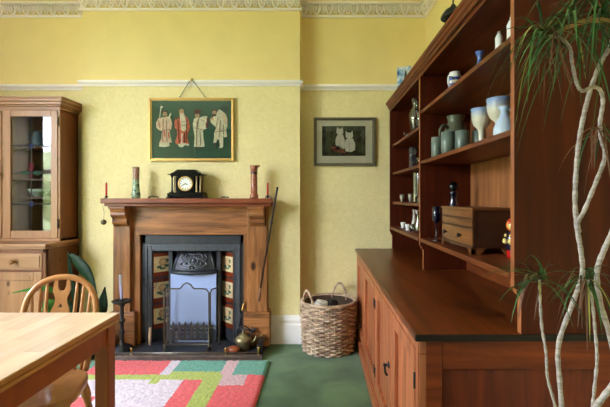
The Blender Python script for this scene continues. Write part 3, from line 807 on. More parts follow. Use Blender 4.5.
figure([('coral', [(186, 116), (240, 106), (262, 130), (272, 172), (268, 206), (258, 218), (256, 270), (268, 300), (240, 305), (190, 305), (176, 296), (170, 284), (186, 240), (184, 208), (170, 190), (166, 150), (172, 126)]),
        ('ivory', [(190, 300), (235, 290), (268, 302), (262, 312), (236, 306), (222, 322), (200, 318)]),
        ('ivory', [(204, 110), (236, 108), (248, 150), (250, 200), (232, 214), (212, 206), (208, 150)]),
        ('hair', [(196, 104), (180, 116), (172, 140), (182, 134), (206, 120)]),
        ('hair', el(213, 78, 21, 22)), ('face', el(216, 82, 17, 20)), ('ivory', [(203, 92), (230, 92), (236, 108), (220, 122), (206, 112)]), ('hair', el(210, 80, 2.5)), ('hair', el(223, 80, 2.5)),
        ('fold', line(212, 150, 244, 146)), ('fold', line(214, 176, 246, 172)), ('maroon', line(190, 140, 200, 296, 3)), ('maroon', line(252, 130, 246, 290, 3)), ('peach', line(222, 226, 218, 296, 8)), ('maroon', line(236, 226, 234, 296, 2)), ('maroon', line(180, 200, 206, 214, 3))])
figure([('ivory', [(300, 126), (322, 120), (348, 120), (388, 110), (392, 150), (386, 194), (360, 206), (364, 260), (372, 316), (340, 320), (300, 318), (304, 250), (296, 200), (292, 160)]),
        ('maroon', [(378, 118), (396, 128), (402, 150), (394, 184), (380, 194)]), ('ivory', [(344, 116), (384, 108), (386, 150), (362, 168), (346, 146)]),
        ('face', el(322, 106, 16, 17)), ('hair', el(316, 106, 2.5)), ('hair', el(328, 106, 2.5)), ('hair', [(308, 88), (338, 86), (342, 100), (330, 96), (312, 98)]), ('maroon', [(296, 88), (302, 72), (322, 64), (336, 72), (350, 74), (344, 88)]),
        ('fold', line(320, 140, 316, 310)), ('fold', line(340, 210, 346, 312)), ('fold', line(300, 190, 358, 202, 3)), ('fold', line(350, 132, 366, 150)), ('maroon', line(310, 320, 350, 322, 4)), ('fold', line(330, 128, 322, 186))])
M['darkgreen'] = mat('dark_green_stitch', (20, 58, 40), .7)
figure([('darkgreen', el(504, 62, 26, 28)), ('darkgreen', el(482, 62, 16, 12)),
        ('ivory', [(424, 122), (448, 96), (470, 64), (492, 76), (514, 96), (526, 128), (526, 176), (518, 206), (524, 250), (506, 254), (498, 240), (498, 316), (488, 326), (468, 326), (476, 312), (470, 266), (456, 270), (448, 292), (430, 290), (436, 262), (436, 222), (450, 190), (428, 166), (414, 154), (410, 134)]),
        ('peach', [(484, 90), (514, 98), (526, 130), (526, 172), (506, 160), (494, 120)]),
        ('hair', el(440, 78, 19, 17)), ('face', el(438, 88, 14, 14)), ('hair', [(424, 96), (454, 96), (446, 112), (432, 111)]), ('hair', el(433, 86, 2.5)), ('hair', el(444, 86, 2.5)),
        ('face', el(424, 128, 10, 8)), ('hair', line(444, 288, 446, 330, 5)), ('fold', line(462, 120, 448, 190)), ('fold', line(480, 140, 470, 250)), ('fold', line(500, 170, 500, 240)), ('fold', line(440, 220, 510, 210, 3))])
b = BM(); box(b, px0 + .02, px1 - .02, Yp - .0165, Yp - .0150, pz0 + .02, pz1 - .02); mk('glazing', b, thin_glass('picture_glass', (.99, 1, .99), .6, .03), t)
b = BM(); zt = 2.160
for s in (-1, 1):
    n = 12
    for i in range(n):
        p = Vector((-1.066 + s * .012, YB - .036, zt)).lerp(Vector((-1.066 + s * .115, YB - .010, pz1 - .004)), (i + .5) / n)
        ball(b, p, .0055, u=6, v=5)
mk('chain', b, M['black'], t)
b = BM(); tube(b, catmull([(-1.066, YB - .014, 2.175), (-1.066, YB - .030, 2.179), (-1.066, YB - .037, 2.168), (-1.066, YB - .037, 2.158)], 4), .005, 6); ball(b, (-1.066, YB - .034, 2.164), .010, u=8, v=6); mk('hook', b, M['brass'], t)

# framed print of two white cats
t = thing('hanging_picture', 'dark framed picture of two white cats on the alcove wall', 'picture', (.19, YA, 1.47))
x0, x1, z0, z1 = -.070, .455, 1.474, 1.888; Yq = YA - .003
b = BM(); frame(b, x0, x1, z0, z1, .024, Yq - .022, Yq); mk('frame', b, mat('pewter_frame', (112, 104, 82), .4, metal=.3), t, bevel=.002)
M['matboard'] = mat('grey_mount', (226, 220, 198), .8)
b = BM(); box(b, x0 + .02, x1 - .02, Yq - .008, Yq - .002, z0 + .02, z1 - .02); mt = mk('mount', b, M['matboard'], t)
M['printbg'] = mottled('dark_garden_print', [(34, 34, 30), (52, 54, 42), (70, 78, 52), (40, 40, 36)], 14)
ax0, ax1, az0, az1 = .000, .372, 1.560, 1.815
b = BM(); box(b, ax0, ax1, Yq - .0095, Yq - .0075, az0, az1); pr = mk('print', b, M['printbg'], mt)
M['catfur'] = mat('white_fur', (224, 218, 204), .7, var=.08, vscale=40); M['catline'] = mat('grey_shading', (150, 142, 130), .7); M['brick'] = mat('reddish_ground', (122, 62, 44), .7)
S2 = (1 / 3.7) * YA / F; ox2, oz2 = (290 - VX) * YA / F, CH - (90 - VY) * YA / F
def sk2(p): return (ox2 + p[0] * S2, oz2 - p[1] * S2)
def cat_fig(shapes, name='cat'):
    b = BM(); mats = []
    for k, (m_, pts) in enumerate(shapes):
        if m_ not in mats: mats.append(m_)
        prism(b, [sk2(p) for p in pts], 'Y', Yq - .0102 - .0005 * k, Yq - .0090, mats.index(m_))
    mk(name, b, [M[k] for k in mats], pr)
cat_fig([('brick', [(150, 212), (176, 206), (200, 222), (206, 236), (160, 228)])], 'red_ground')
cat_fig([('catfur', [(174, 168), (196, 166), (202, 186), (200, 220), (176, 222), (168, 200), (168, 184)]), ('catfur', el(184, 156, 13, 12)), ('catfur', [(172, 150), (174, 138), (182, 147)]), ('catfur', [(187, 147), (194, 138), (196, 151)]), ('catline', line(184, 185, 183, 218, 1.5)), ('catline', line(179, 154, 181, 154, 2)), ('catline', line(187, 154, 189, 154, 2))])
cat_fig([('catfur', [(208, 182), (232, 180), (241, 200), (240, 222), (228, 230), (206, 228), (200, 212), (202, 194)]), ('catfur', el(219, 170, 14, 12)), ('catfur', [(206, 166), (205, 152), (215, 161)]), ('catfur', [(222, 161), (231, 151), (232, 166)]), ('catline', line(218, 196, 219, 226, 1.5)), ('catline', line(214, 168, 216, 168, 2)), ('catline', line(222, 168, 224, 168, 2))])
b = BM(); box(b, x0 + .02, x1 - .02, Yq - .0145, Yq - .0130, z0 + .02, z1 - .02); mk('glazing', b, thin_glass('print_glass', (.99, .99, .98), .6, .03), t)

# ------------------------------------------------------------------ on the hearth
# tall iron candlestick
t = thing('candlestick', 'tall black iron candlestick holding a lavender candle on the hearth', 'candlestick', (-1.545, 3.205, .02))
x, y = -1.545, 3.205
b = BM(); lathe(b, [(0, .020), (.074, .020), (.077, .03), (.07, .045), (.06, .05), (.056, .062), (.03, .07), (.016, .085), (.013, .12), (.019, .16), (.013, .19), (.012, .235), (.024, .245), (.026, .262), (.013, .275), (.013, .36), (.022, .372), (.022, .385), (0, .386)], (x, y, 0), 24); mk('stand', b, M['black'], t)
b = BM(); lathe(b, [(0, .384), (.030, .384), (.060, .392), (.076, .408), (.073, .410), (.058, .398), (.03, .392), (.016, .392), (.016, .42), (0, .42)], (x, y, 0), 28); mk('drip_pan', b, M['black'], t)
M['lav'] = mat('lavender_wax', (206, 202, 240), .45)
b = BM(); tube(b, [(x, y, .41), (x - .008, y, .52), (x - .014, y, .606)], [.0115, .0115, .0105], 14); ball(b, (x - .014, y, .606), .0103, u=12, v=6, sz=.5); c_ = mk('candle', b, M['lav'], t)
b = BM(); tube(b, [(x - .014, y, .608), (x - .013, y, .622)], .0012, 5); mk('wick', b, M['black'], c_)
# toasting fork leaning on the iron frame
t = thing('toasting_fork', 'wire toasting fork with pale wooden handle leaning by the left tiles', 'toasting fork', (-1.38, 3.33, .02))
P0, P1, P2 = (-1.375, 3.315, .025), (-1.376, 3.325, .165), (-1.395, 3.36, .45)
b = BM(); tube(b, [P0, Vector(P0).lerp(Vector(P1), .5), P1], [.010, .0135, .009], 10); mk('handle', b, wood('pale_handle', (176, 138, 104), (214, 182, 148), 'Z', .5), t)
b = BM(); tube(b, [P1, P2], .003, 6)
for dx, dz in ((-.05, .10), (-.02, .13), (.025, .13), (.06, .09)):
    tube(b, catmull([P2, (P2[0] + dx * .7, 3.365, P2[2] + dz * .35), (P2[0] + dx, 3.368, P2[2] + dz)], 4), .0024, 6)
mk('prongs', b, M['black'], t)
# brass kettle
M['oldbrass'] = mat('tarnished_brass', (150, 136, 100), .4, metal=.75, var=.2, vscale=30)
kx, ky = -.612, 3.230
t = thing('kettle', 'tarnished brass kettle at the right end of the hearth', 'kettle', (kx, ky, .02))
b = BM(); lathe(b, [(0, .02), (.046, .02), (.050, .03), (.052, .06), (.062, .085), (.066, .10), (.058, .118), (.04, .128)], (kx, ky, 0), 24); mk('body', b, M['oldbrass'], t)
b = BM(); lathe(b, [(.043, .124), (.038, .135), (.022, .146), (.008, .150), (.008, .156), (.012, .162), (.008, .172), (0, .174)], (kx, ky, 0), 20); mk('lid', b, M['oldbrass'], t)
b = BM(); tube(b, catmull([(kx + .045, ky, .075), (kx + .085, ky, .09), (kx + .10, ky, .125)], 4), [.013, .011, .008], 8); mk('spout', b, M['oldbrass'], t)
b = BM(); tube(b, catmull([(kx - .05, ky, .115), (kx - .046, ky, .175), (kx, ky, .205), (kx + .046, ky, .175), (kx + .05, ky, .115)], 5), .0045, 8); mk('handle', b, M['black'], t)
# companion poker and tongs stand behind the kettle
t = thing('fire_poker', 'black fire poker with brass handle leaning behind the kettle', 'poker', (-.66, 3.28, .02))
A, B, D = Vector((-.68, 3.262, .024)), Vector((-.645, 3.335, .29)), Vector((-.630, 3.352, .345))
b = BM(); tube(b, [A, A.lerp(B, .9), B], .0055, 8); mk('shaft', b, M['black'], t)
b = BM(); pts = [B.lerp(D, k) for k in (0, .3, .5, .8, 1.1, 1.3)]; tube(b, pts, [.006, .009, .007, .010, .008, .004], 10); mk('handle', b, M['brass'], t)
t = thing('poker_rest', 'black iron poker rest with round knob standing behind the kettle', 'poker rest', (-.60, 3.29, .16))
b = BM()
tube(b, [(-.655, 3.282, .166), (-.53, 3.282, .152)], .0055, 8); ball(b, (-.535, 3.282, .156), .017, u=10, v=7, sz=.8)
tube(b, [(-.548, 3.282, .135), (-.548, 3.282, .185)], .005, 8); ball(b, (-.655, 3.282, .166), .009, u=8, v=6)
mk('bar', b, M['castiron'], t)
b = BM(); tube(b, [(-.56, 3.285, .15), (-.556, 3.286, .08), (-.55, 3.288, .022)], .004, 6); tube(b, [(-.63, 3.285, .16), (-.64, 3.288, .022)], .004, 6); mk('legs', b, M['castiron'], t)
# rounded reddish brush
M['copperwood'] = mat('reddish_polished_wood', (150, 76, 44), .3, coat=.3, var=.15, vscale=20)
t = thing('hearth_brush', 'reddish-brown rounded brush lying in front of the kettle', 'brush', (-.69, 3.146, .02))
b = BM(); ball(b, (-.672, 3.146, .050), .050, u=20, v=12, sz=.6, sy=.65); tube(b, [(-.712, 3.146, .046), (-.742, 3.146, .042)], [.014, .009], 10); mk('back', b, M['copperwood'], t)
b = BM(); lathe(b, [(0, .0205), (.040, .0205), (.042, .034), (0, .036)], (-.672, 3.146, 0), 18, sy=.55); mk('bristles', b, M['black'], t)
# ------------------------------------------------------------------ pine glazed cabinet
CX0, CX1 = -2.93, -2.047
t = thing('display_cabinet', 'pine display cabinet with leaded glass doors left of the fireplace', 'cabinet', (-2.49, 3.28, 0))
yb = 3.49; yf = 3.074; yu = 3.240           # back, base front, upper front
b = BM()
box(b, CX0, CX0 + .022, yf + .012, yb, 0, .82); box(b, CX1 - .022, CX1, yf + .012, yb, 0, .82); box(b, CX0, CX1, yb - .012, yb, 0, .82)
box(b, CX0, CX1, yf + .02, yb, .06, .08)
for x in (CX0, CX1 - .024, (CX0 + CX1) / 2 - .012): box(b, x, x + .024, yf, yf + .03, .06, .82)
box(b, CX0, CX1, yf, yf + .03, .655, .668); box(b, CX0, CX1, yf, yf + .03, .792, .82)
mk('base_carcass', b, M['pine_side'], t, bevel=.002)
b = BM(); box(b, CX0 - .012, CX1 + .012, yf - .014, yb + .003, 0, .07); box(b, CX0 - .006, CX1 + .006, yf - .008, yb, .07, .085); mk('plinth', b, M['pine_x'], t, bevel=.003)
b = BM(); box(b, CX0 - .016, CX1 + .012, yf - .018, yb + .003, .838, .862); box(b, CX0 - .010, CX1 + .006, yf - .010, yb, .82, .838); mk('cabinet_top', b, M['pine_x'], t, bevel=.004)
xm = (CX0 + CX1) / 2
def knob(p, parent, r=.019):
    b = BM(); lathe(b, [(0, .046), (r * .6, .044), (r, .034), (r * .95, .024), (r * .5, .014), (r * .45, .004), (r * .65, 0)], p, 16, mtx=Matrix.Rotation(PI / 2, 3, 'X')); return mk('knob', b, M['pine_x'], parent)
for x0, x1, kx_, dk in ((CX0 + .024, xm - .012, -2.705, -.0), (xm + .012, CX1 - .024, -2.284, 0)):
    b = BM(); box(b, x0 + .003, x1 - .003, yf - .004, yf + .02, .670, .790)
    box(b, x0 + .018, x1 - .018, yf - .010, yf - .004, .686, .774)
    d = mk('drawer', b, M['pine_x'], t, bevel=.003); knob(((x0 + x1) / 2, yf - .010, .732), d)
    # base door with raised frame and recessed panel
    b = BM(); z0, z1 = .088, .652; w = .062
    box(b, x0 + .003, x0 + w, yf - .004, yf + .02, z0, z1); box(b, x1 - w, x1 - .003, yf - .004, yf + .02, z0, z1)
    box(b, x0 + w, x1 - w, yf - .004, yf + .02, z0, z0 + w); box(b, x0 + w, x1 - w, yf - .004, yf + .02, z1 - w, z1)
    dd = mk('door', b, M['pine_z'], t, bevel=.003)
    b = BM(); box(b, x0 + w, x1 - w, yf + .006, yf + .015, z0 + w, z1 - w); mk('panel', b, M['pine_z'], dd)
    kx2 = x0 + .032 if x0 > xm else x1 - .032
    knob((kx2, yf - .004, .45), dd, .017)
    hx = x1 - .004 if x0 > xm else x0 + .004
    for hz in (.2, .56):
        b = BM(); tube(b, [(hx, yf - .006, hz - .025), (hx, yf - .006, hz + .025)], .005, 8); mk('hinge', b, M['oldbrass'], dd)
# upper glazed part
zu0, zu1 = .862, 1.902
for x_ in (CX0, CX1 - .02):
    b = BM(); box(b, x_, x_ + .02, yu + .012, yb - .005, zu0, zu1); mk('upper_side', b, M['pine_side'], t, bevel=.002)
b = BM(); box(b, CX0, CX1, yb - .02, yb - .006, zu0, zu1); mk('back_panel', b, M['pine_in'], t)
b = BM(); box(b, CX0, CX1, yu, yb - .006, zu1 - .02, zu1); box(b, CX0, CX1, yu, yb - .006, zu0, zu0 + .022)
for x in (CX0, CX1 - .012, xm - .008): box(b, x, x + .012 + (.004 if x == xm - .008 else 0), yu, yu + .02, zu0 + .022, zu1 - .02)
mk('upper_frame', b, M['pine_x'], t, bevel=.002)
for z in (1.21, 1.355, 1.61):
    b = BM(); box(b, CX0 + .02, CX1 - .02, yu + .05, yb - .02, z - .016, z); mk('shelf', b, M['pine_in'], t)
# cornice, stepped, returning along the side
b = BM()
for (o, z0, z1) in ((.006, 1.893, 1.912), (.016, 1.912, 1.924), (.030, 1.924, 1.948), (.046, 1.948, 1.970), (.052, 1.970, 1.984)):
    box(b, CX0 - o, CX1 + o, yu - o, yb, z0, z1)
mk('cornice', b, M['pine_x'], t, bevel=.004)
M['lead'] = mat('lead_came', (66, 68, 72), .5, metal=.4)
def colglass(n, c):
    m, nt, bs = base_mat(n); bs.inputs['Base Color'].default_value = lin(c); bs.inputs['Roughness'].default_value = .08; bs.inputs['Coat Weight'].default_value = .5; return m
M['gblue'] = colglass('blue_stained_glass', (24, 38, 110)); M['gred'] = colglass('red_stained_glass', (92, 18, 34)); M['ggreen'] = colglass('green_stained_glass', (22, 58, 44))
for x0, x1, kx_ in ((CX0 + .012, xm - .008, xm - .03), (xm + .008, CX1 - .012, None)):
    b = BM(); z0, z1 = zu0 + .025, zu1 - .022; w = .054
    box(b, x0 + .002, x0 + w, yu - .008, yu + .014, z0, z1); box(b, x1 - w, x1 - .002, yu - .008, yu + .014, z0, z1)
    box(b, x0 + w, x1 - w, yu - .008, yu + .014, z0, z0 + .058); box(b, x0 + w, x1 - w, yu - .008, yu + .014, z1 - w + .01, z1)
    d = mk('glazed_door', b, M['pine_z'], t, bevel=.003)
    gx0, gx1, gz0, gz1 = x0 + w, x1 - w, z0 + .058, z1 - w + .01
    b = BM(); box(b, gx0 - .003, gx1 + .003, yu + .002, yu + .005, gz0 - .003, gz1 + .003); mk('pane', b, M['pane'], d)
    b = BM(); gc = (gx0 + gx1) / 2; yl = yu + .001
    def came(xa, za, xb_, zb): tube(b, [(xa, yl, za), (xb_, yl, zb)], .0042, 6)
    zr = [1.2 + (198 - v) * yu / F for v in (146, 173, 204)]
    came(gc, gz0, gc, gz1)
    for z in zr: came(gx0, z, gx1, z)
    q = .021
    for z in (zr[0], zr[2]):
        for (a, c_) in (((gc, z + q * 1.25), (gc + q, z)), ((gc + q, z), (gc, z - q * 1.25)), ((gc, z - q * 1.25), (gc - q, z)), ((gc - q, z), (gc, z + q * 1.25))): came(a[0], a[1], c_[0], c_[1])
    mk('leading', b, M['lead'], d)
    SG = [M['gblue'], M['gred'], M['ggreen']]
    for z in (zr[0], zr[2]):
        b = BM(); prism(b, [(gc, z + q * 1.2), (gc + q * .95, z), (gc, z - q * 1.2), (gc - q * .95, z)], 'Y', yl - .003, yl + .001, 0); mk('blue_diamond', b, SG, d)
    z = zr[1]; pet = [(0, .006), (.018, .035), (.014, .065), (0, .085), (-.014, .065), (-.018, .035)]
    b = BM(); prism(b, [(gc + u, z + v) for u, v in pet], 'Y', yl - .003, yl + .001, 1)
    prism(b, [(gc, z - .045), (gc + .017, z - .022), (gc, z - .004), (gc - .017, z - .022)], 'Y', yl - .003, yl + .001, 1)
    mk('red_petal', b, SG, d)
    for s in (-1, 1): b = BM(); prism(b, [(gc + s * .006, z), (gc + s * .03, z + .018), (gc + s * .075, z + .014), (gc + s * .088, z), (gc + s * .06, z - .016), (gc + s * .025, z - .012)], 'Y', yl - .003, yl + .001, 2); mk('green_leaf', b, SG, d)
    hx = x1 + .002 if kx_ is None else x0 - .002
    for hz in (1.0, 1.80):
        b = BM(); tube(b, [(hx, yu - .010, hz - .035), (hx, yu - .010, hz + .035)], .005, 8); mk('hinge', b, M['black'], d)
    if kx_: knob((xm - .020, yu - .008, 1.39), d, .017)
# a few things on its shelves
M['celadon'] = mat('celadon_china', (170, 186, 164), .25, var=.05); M['bluechina'] = mat('blue_grey_china', (62, 84, 94), .25); M['cream_china'] = mat('cream_china', (226, 220, 200), .25)
def bowl(x, y, z, r, h, m_, label, name='bowl', cat='bowl', group=None):
    b = BM(); lathe(b, [(0, .002), (r * .42, 0), (r * .45, h * .12), (r * .8, h * .5), (r, h), (r * .95, h), (r * .74, h * .52), (r * .3, h * .2), (0, h * .18)], (x, y, z), 22)
    return tag(mk(name, b, m_, org=(x, y, z)), label, cat, group)
bowl(-2.30, 3.37, 1.21, .078, .062, M['celadon'], 'pale celadon bowl on the lower glass cabinet shelf')
t = thing('jug', 'blue-grey jug on the upper shelf inside the glass cabinet', 'jug', (-2.30, 3.37, 1.61))
b = BM(); lathe(b, [(0, 0), (.035, 0), (.05, .03), (.048, .07), (.032, .105), (.036, .13), (.032, .13), (.028, .105), (.044, .07), (.045, .03), (0, .01)], (-2.30, 3.37, 1.61), 20); mk('body', b, M['bluechina'], t)
b = BM(); tube(b, catmull([(-2.334, 3.37, 1.73), (-2.37, 3.37, 1.72), (-2.375, 3.37, 1.67), (-2.347, 3.37, 1.64)], 4), .006, 8); mk('handle', b, M['bluechina'], t)
bowl(-2.175, 3.38, 1.61, .045, .05, M['cream_china'], 'cream cup beside the jug inside the glass cabinet', 'cup', 'cup')
# ------------------------------------------------------------------ long dresser on the right
PV = (.58, 3.53, 0); TH = .0055
t = thing('dresser', 'long reddish-brown wooden dresser with open shelves along the right wall', 'dresser', PV, TH)
_pw = [(.30, 0), (.56, .0090), (.87, .0225)]
def XF(x):
    if x <= .30: return 0
    for (a, ka), (b_, kb) in zip(_pw, _pw[1:]):
        if x <= b_: return ka + (kb - ka) * (x - a) / (b_ - a)
    return .0225
def dw(x, y):        # dresser frame -> room
    dx, dy = x - PV[0], y - PV[1]
    return (PV[0] + dx * math.cos(TH) - dy * math.sin(TH), PV[1] + dx * math.sin(TH) + dy * math.cos(TH))
WT = .772
FX, BX, Y0, Y1 = .296, .868, 1.317, 3.515
b = BM()
prof = [(FX - .016, WT - .022), (FX - .016, WT - .004), (FX - .012, WT), (BX, WT), (BX, WT - .022)]
prism(b, prof, 'Y', Y0 - .012, Y1)
for f in b.faces:
    f.normal_update()
ob = mk('worktop', b, M['worktop'], t, bevel=.0015)
b = BM(); box(b, FX - .014, BX - .004, Y0 - .0165, Y0 - .0115, WT - .0215, WT - .001); mk('worktop_end', b, M['endgrain'], t, label='dark end edge of the worktop')
# ring stains left on the worktop
M['ring'] = mat('ring_stain', (72, 33, 12), .3)
b = BM()
for px, py in ((461, 306), (480, 313.5)):
    s = (py - VY) / (CH - WT); p = ((px - VX) / s, F / s)
    lathe(b, [(0, WT + .0005), (.052, WT + .0005), (.056, WT + .0001)], (p[0], p[1], 0), 24)
mk('ring_stain', b, M['ring'], t)
b = BM()                                       # frame of the base
box(b, FX + .02, BX, Y0 + .022, Y1 - .02, .08, .10); box(b, BX - .012, BX, Y0 + .02, Y1 - .02, .02, WT - .022)
box(b, FX, FX + .022, Y0, Y1, .705, WT - .022); box(b, FX, FX + .022, Y0, Y1, .085, .115)
DOORS = [(3.49, 2.945), (2.925, 2.385), (2.335, 1.835), (1.805, 1.370)]
st = [(Y1, 3.49), (2.945, 2.925), (2.385, 2.335), (1.835, 1.805), (1.370, Y0)]
for a, c_ in st: box(b, FX, FX + .022, c_, a, .115, .705)
mk('base_frame', b, M['door_z'], t, bevel=.0015)
b = BM(); box(b, FX - .014, FX + .01, Y0 - .008, Y1, 0, .085); box(b, FX - .008, FX + .01, Y0 - .004, Y1, .085, .097); box(b, FX + .01, BX, Y0 - .008, Y0 + .02, 0, .085)
mk('plinth', b, M['door_y'], t, bevel=.002)
for k, (a, c_) in enumerate(DOORS):
    b = BM(); w = .066; ya, yb_ = c_ + .002, a - .002; z0, z1 = .117, .703; xf = FX - .003
    box(b, xf, FX + .018, ya, ya + w, z0, z1); box(b, xf, FX + .018, yb_ - w, yb_, z0, z1)
    box(b, xf, FX + .018, ya + w, yb_ - w, z0, z0 + w); box(b, xf, FX + .018, ya + w, yb_ - w, z1 - w * .8, z1)
    d = mk('door', b, M['door_z'], t, bevel=.003)
    b = BM(); box(b, FX + .012, FX + .017, ya + w, yb_ - w, z0 + w, z1 - w * .8); mk('panel', b, M['door_z'], d)
    hy = yb_ + .001 if k in (0, 2) else ya - .001
    if k == 3: hy = ya - .004
    if k == 1: hy = ya - .002
    for hz in (.22, .60):
        if k == 0: continue
        b = BM(); tube(b, [(xf - .001, hy, hz - .026), (xf - .001, hy, hz + .026)], .0036, 8); mk('hinge', b, M['black'], d)
    ky_ = {0: ya + .03, 1: yb_ - .03, 2: ya + .03, 3: yb_ - .03}[k]
    if k == 2:
        b = BM(); lathe(b, [(.016, 0), (.016, .004), (.006, .008), (.006, .018), (.010, .024), (0, .028)], (xf, ky_, .450), 14, mtx=Matrix.Rotation(-PI / 2, 3, 'Y'))
        tube(b, catmull([(xf - .016, ky_, .450), (xf - .020, ky_ - .003, .440), (xf - .018, ky_ - .006, .418), (xf - .010, ky_ - .006, .406)], 4), [.004, .0045, .005, .006], 8)
        mk('handle', b, M['black'], d)
b = BM()                                       # panelled near end of the base
ye = Y0
box(b, FX, FX + .068, ye, ye + .022, .085, WT - .022); box(b, BX - .055, BX, ye, ye + .022, .085, WT - .022)
box(b, FX + .068, BX - .055, ye, ye + .022, .655, WT - .022); box(b, FX + .068, BX - .055, ye, ye + .022, .085, .15)
e = mk('end_panel', b, M['dresser_x'], t, bevel=.003)
b = BM(); box(b, FX + .068, BX - .055, ye + .009, ye + .016, .15, .655); mk('panel', b, M['end_z'], e)
b = BM(); box(b, FX + .02, BX, Y1 - .02, Y1, .02, WT - .022); mk('end_panel', b, M['dresser_z'], t)
# upper shelves (the rack)
HX = .570; HN, HF, DV = 1.303, 3.508, 2.48
SHF = .962
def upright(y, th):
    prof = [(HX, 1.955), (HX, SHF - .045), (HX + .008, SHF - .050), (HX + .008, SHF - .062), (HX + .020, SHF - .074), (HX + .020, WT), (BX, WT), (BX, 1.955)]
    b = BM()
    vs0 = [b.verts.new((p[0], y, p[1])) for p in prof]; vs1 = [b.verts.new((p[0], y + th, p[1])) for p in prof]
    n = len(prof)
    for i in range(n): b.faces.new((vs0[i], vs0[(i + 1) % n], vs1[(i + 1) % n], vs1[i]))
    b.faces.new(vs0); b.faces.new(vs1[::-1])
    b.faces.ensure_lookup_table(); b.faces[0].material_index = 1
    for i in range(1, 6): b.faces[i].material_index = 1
    return mk('upright', b, [M['dresser_z'], M['lit_edge_z']], t, bevel=.002)
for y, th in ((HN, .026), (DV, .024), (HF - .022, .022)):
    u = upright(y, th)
    if y > 2:
        b = BM()
        for xx in (HX + .028, HX + .225):
            for i in range(26):
                z = 1.0 + i * .036
                if z < 1.93: disc(b, (xx, y - .0002, z), .0042, 'Y', .001, 8)
        mk('peg_holes', b, M['ink'], u)['kind'] = 'stuff'
def shelf(y0, y1, z, name='shelf', x0=HX, th=.02):
    b = BM(); box(b, x0, BX - .01, y0, y1, z - th, z); return mk(name, b, M['dresser_y'], t, bevel=.002)
NZ = [1.722, 1.421]; FZ = [1.648, 1.412, 1.168]
for z in NZ: shelf(HN + .026, DV, z, x0=HX + .004)
for z in FZ: shelf(DV + .024, HF - .022, z, x0=HX + .022)
shelf(HN + .026, DV, SHF, 'bottom_shelf', x0=HX - .004, th=.022); shelf(DV + .024, HF - .022, SHF, 'bottom_shelf', x0=HX - .004, th=.022)
b = BM(); n = 14
for i in range(n):
    ya = HN + .01 + (HF - HN - .02) * i / n; yb_ = HN + .01 + (HF - HN - .02) * (i + 1) / n
    box(b, BX - .009, BX, ya + .0008, yb_ - .0008, WT, 1.955)
mk('back_boards', b, M['backboard'], t, bevel=.001)
b = BM(); box(b, BX - .032, BX - .009, HN + .026, DV, WT, WT + .065); mk('back_rail', b, M['dresser_y'], t, bevel=.002)
b = BM(); box(b, HX, BX, HN, HF, 1.935, 1.955); mk('top_board', b, M['dresser_y'], t)
b = BM(); box(b, HX + .0, HX + .018, HN, HF, 1.925, 1.955); mk('top_rail', b, M['dresser_y'], t, bevel=.002)
b = BM()
cp = [(HX + .02, 1.948), (HX - .006, 1.948), (HX - .010, 1.955), (HX - .010, 1.962), (HX - .018, 1.968), (HX - .020, 1.980), (HX - .030, 1.986), (HX - .032, 1.998), (HX + .02, 1.998)]
prism(b, cp, 'Y', HN - .02, HF)
mk('cornice', b, M['dresser_y'], t, bevel=.001)
b = BM(); box(b, HX + .02, BX, HN - .02, HF, 1.955, 1.985); mk('dust_board', b, M['dresser_y'], t)

XF = None
# ------------------------------------------------------------------ crockery on the dresser
def glaze(name, lo, hi, z0, z1, rough=.3, var=.08):
    m, nt, bs = base_mat(name); N, L = nt.nodes.new, nt.links.new
    tc = N('ShaderNodeTexCoord'); sp = N('ShaderNodeSeparateXYZ'); L(tc.outputs['Object'], sp.inputs[0])
    n = N('ShaderNodeTexNoise'); n.inputs['Scale'].default_value = 25; L(tc.outputs['Object'], n.inputs['Vector'])
    ma = N('ShaderNodeMath'); ma.operation = 'MULTIPLY_ADD'; ma.inputs[1].default_value = .04; L(n.outputs['Fac'], ma.inputs[0]); L(sp.outputs[2], ma.inputs[2])
    mr = N('ShaderNodeMapRange'); mr.inputs['From Min'].default_value = z0 + .02; mr.inputs['From Max'].default_value = z1 + .02; L(ma.outputs[0], mr.inputs['Value'])
    mx = N('ShaderNodeMix'); mx.data_type = 'RGBA'; L(mr.outputs['Result'], mx.inputs['Factor']); mx.inputs['A'].default_value = lin(lo); mx.inputs['B'].default_value = lin(hi)
    L(mx.outputs['Result'], bs.inputs['Base Color']); bs.inputs['Roughness'].default_value = rough; return m
M['stone_olive'] = glaze('olive_stoneware', (80, 80, 58), (94, 98, 76), .05, .2)
M['stone_green'] = glaze('grey_green_stoneware', (80, 92, 82), (110, 124, 114), 0, .1)
M['goblet'] = glaze('cream_blue_stoneware', (212, 206, 184), (128, 150, 192), .135, .172)
M['bluewhite'] = glaze('pale_blue_stoneware', (188, 202, 220), (168, 186, 214), 0, .12)
M['china'] = mat('white_china', (236, 236, 232), .2); M['delft'] = mat('delft_blue', (70, 96, 170), .25)
M['cobalt'] = mat('cobalt_glass', (8, 9, 34), .06, coat=1)
def single(name, prof, m_, loc, label, cat, group=None, seg=22, extra=None):
    b = BM(); lathe(b, prof, loc, seg)
    if extra: extra(b)
    return tag(mk(name, b, m_, org=loc), label, cat, group)
G1 = 'grey-green stoneware tumblers on the middle shelf'
tum = [(0, 0), (.030, 0), (.0335, .01), (.0345, .06), (.0335, .117), (.031, .117), (.031, .02), (0, .014)]
for x, y, k, lab in ((.640, 2.315, .86, 'grey-green stoneware tumbler furthest left, beside the big jug handle'), (.646, 2.128, 1, 'grey-green stoneware tumbler in front of the big jug'),
                     (.722, 2.215, .95, 'grey-green tumbler half hidden between two others before the jug'), (.706, 2.090, 1, 'grey-green tumbler at the right edge of the big jug'), (.790, 2.09, 1, 'grey-green tumbler just left of the smaller goblet')):
    single('tumbler', [(r * k, z) for r, z in tum], M['stone_green'], (x, y, NZ[1]), lab, 'tumbler', G1)
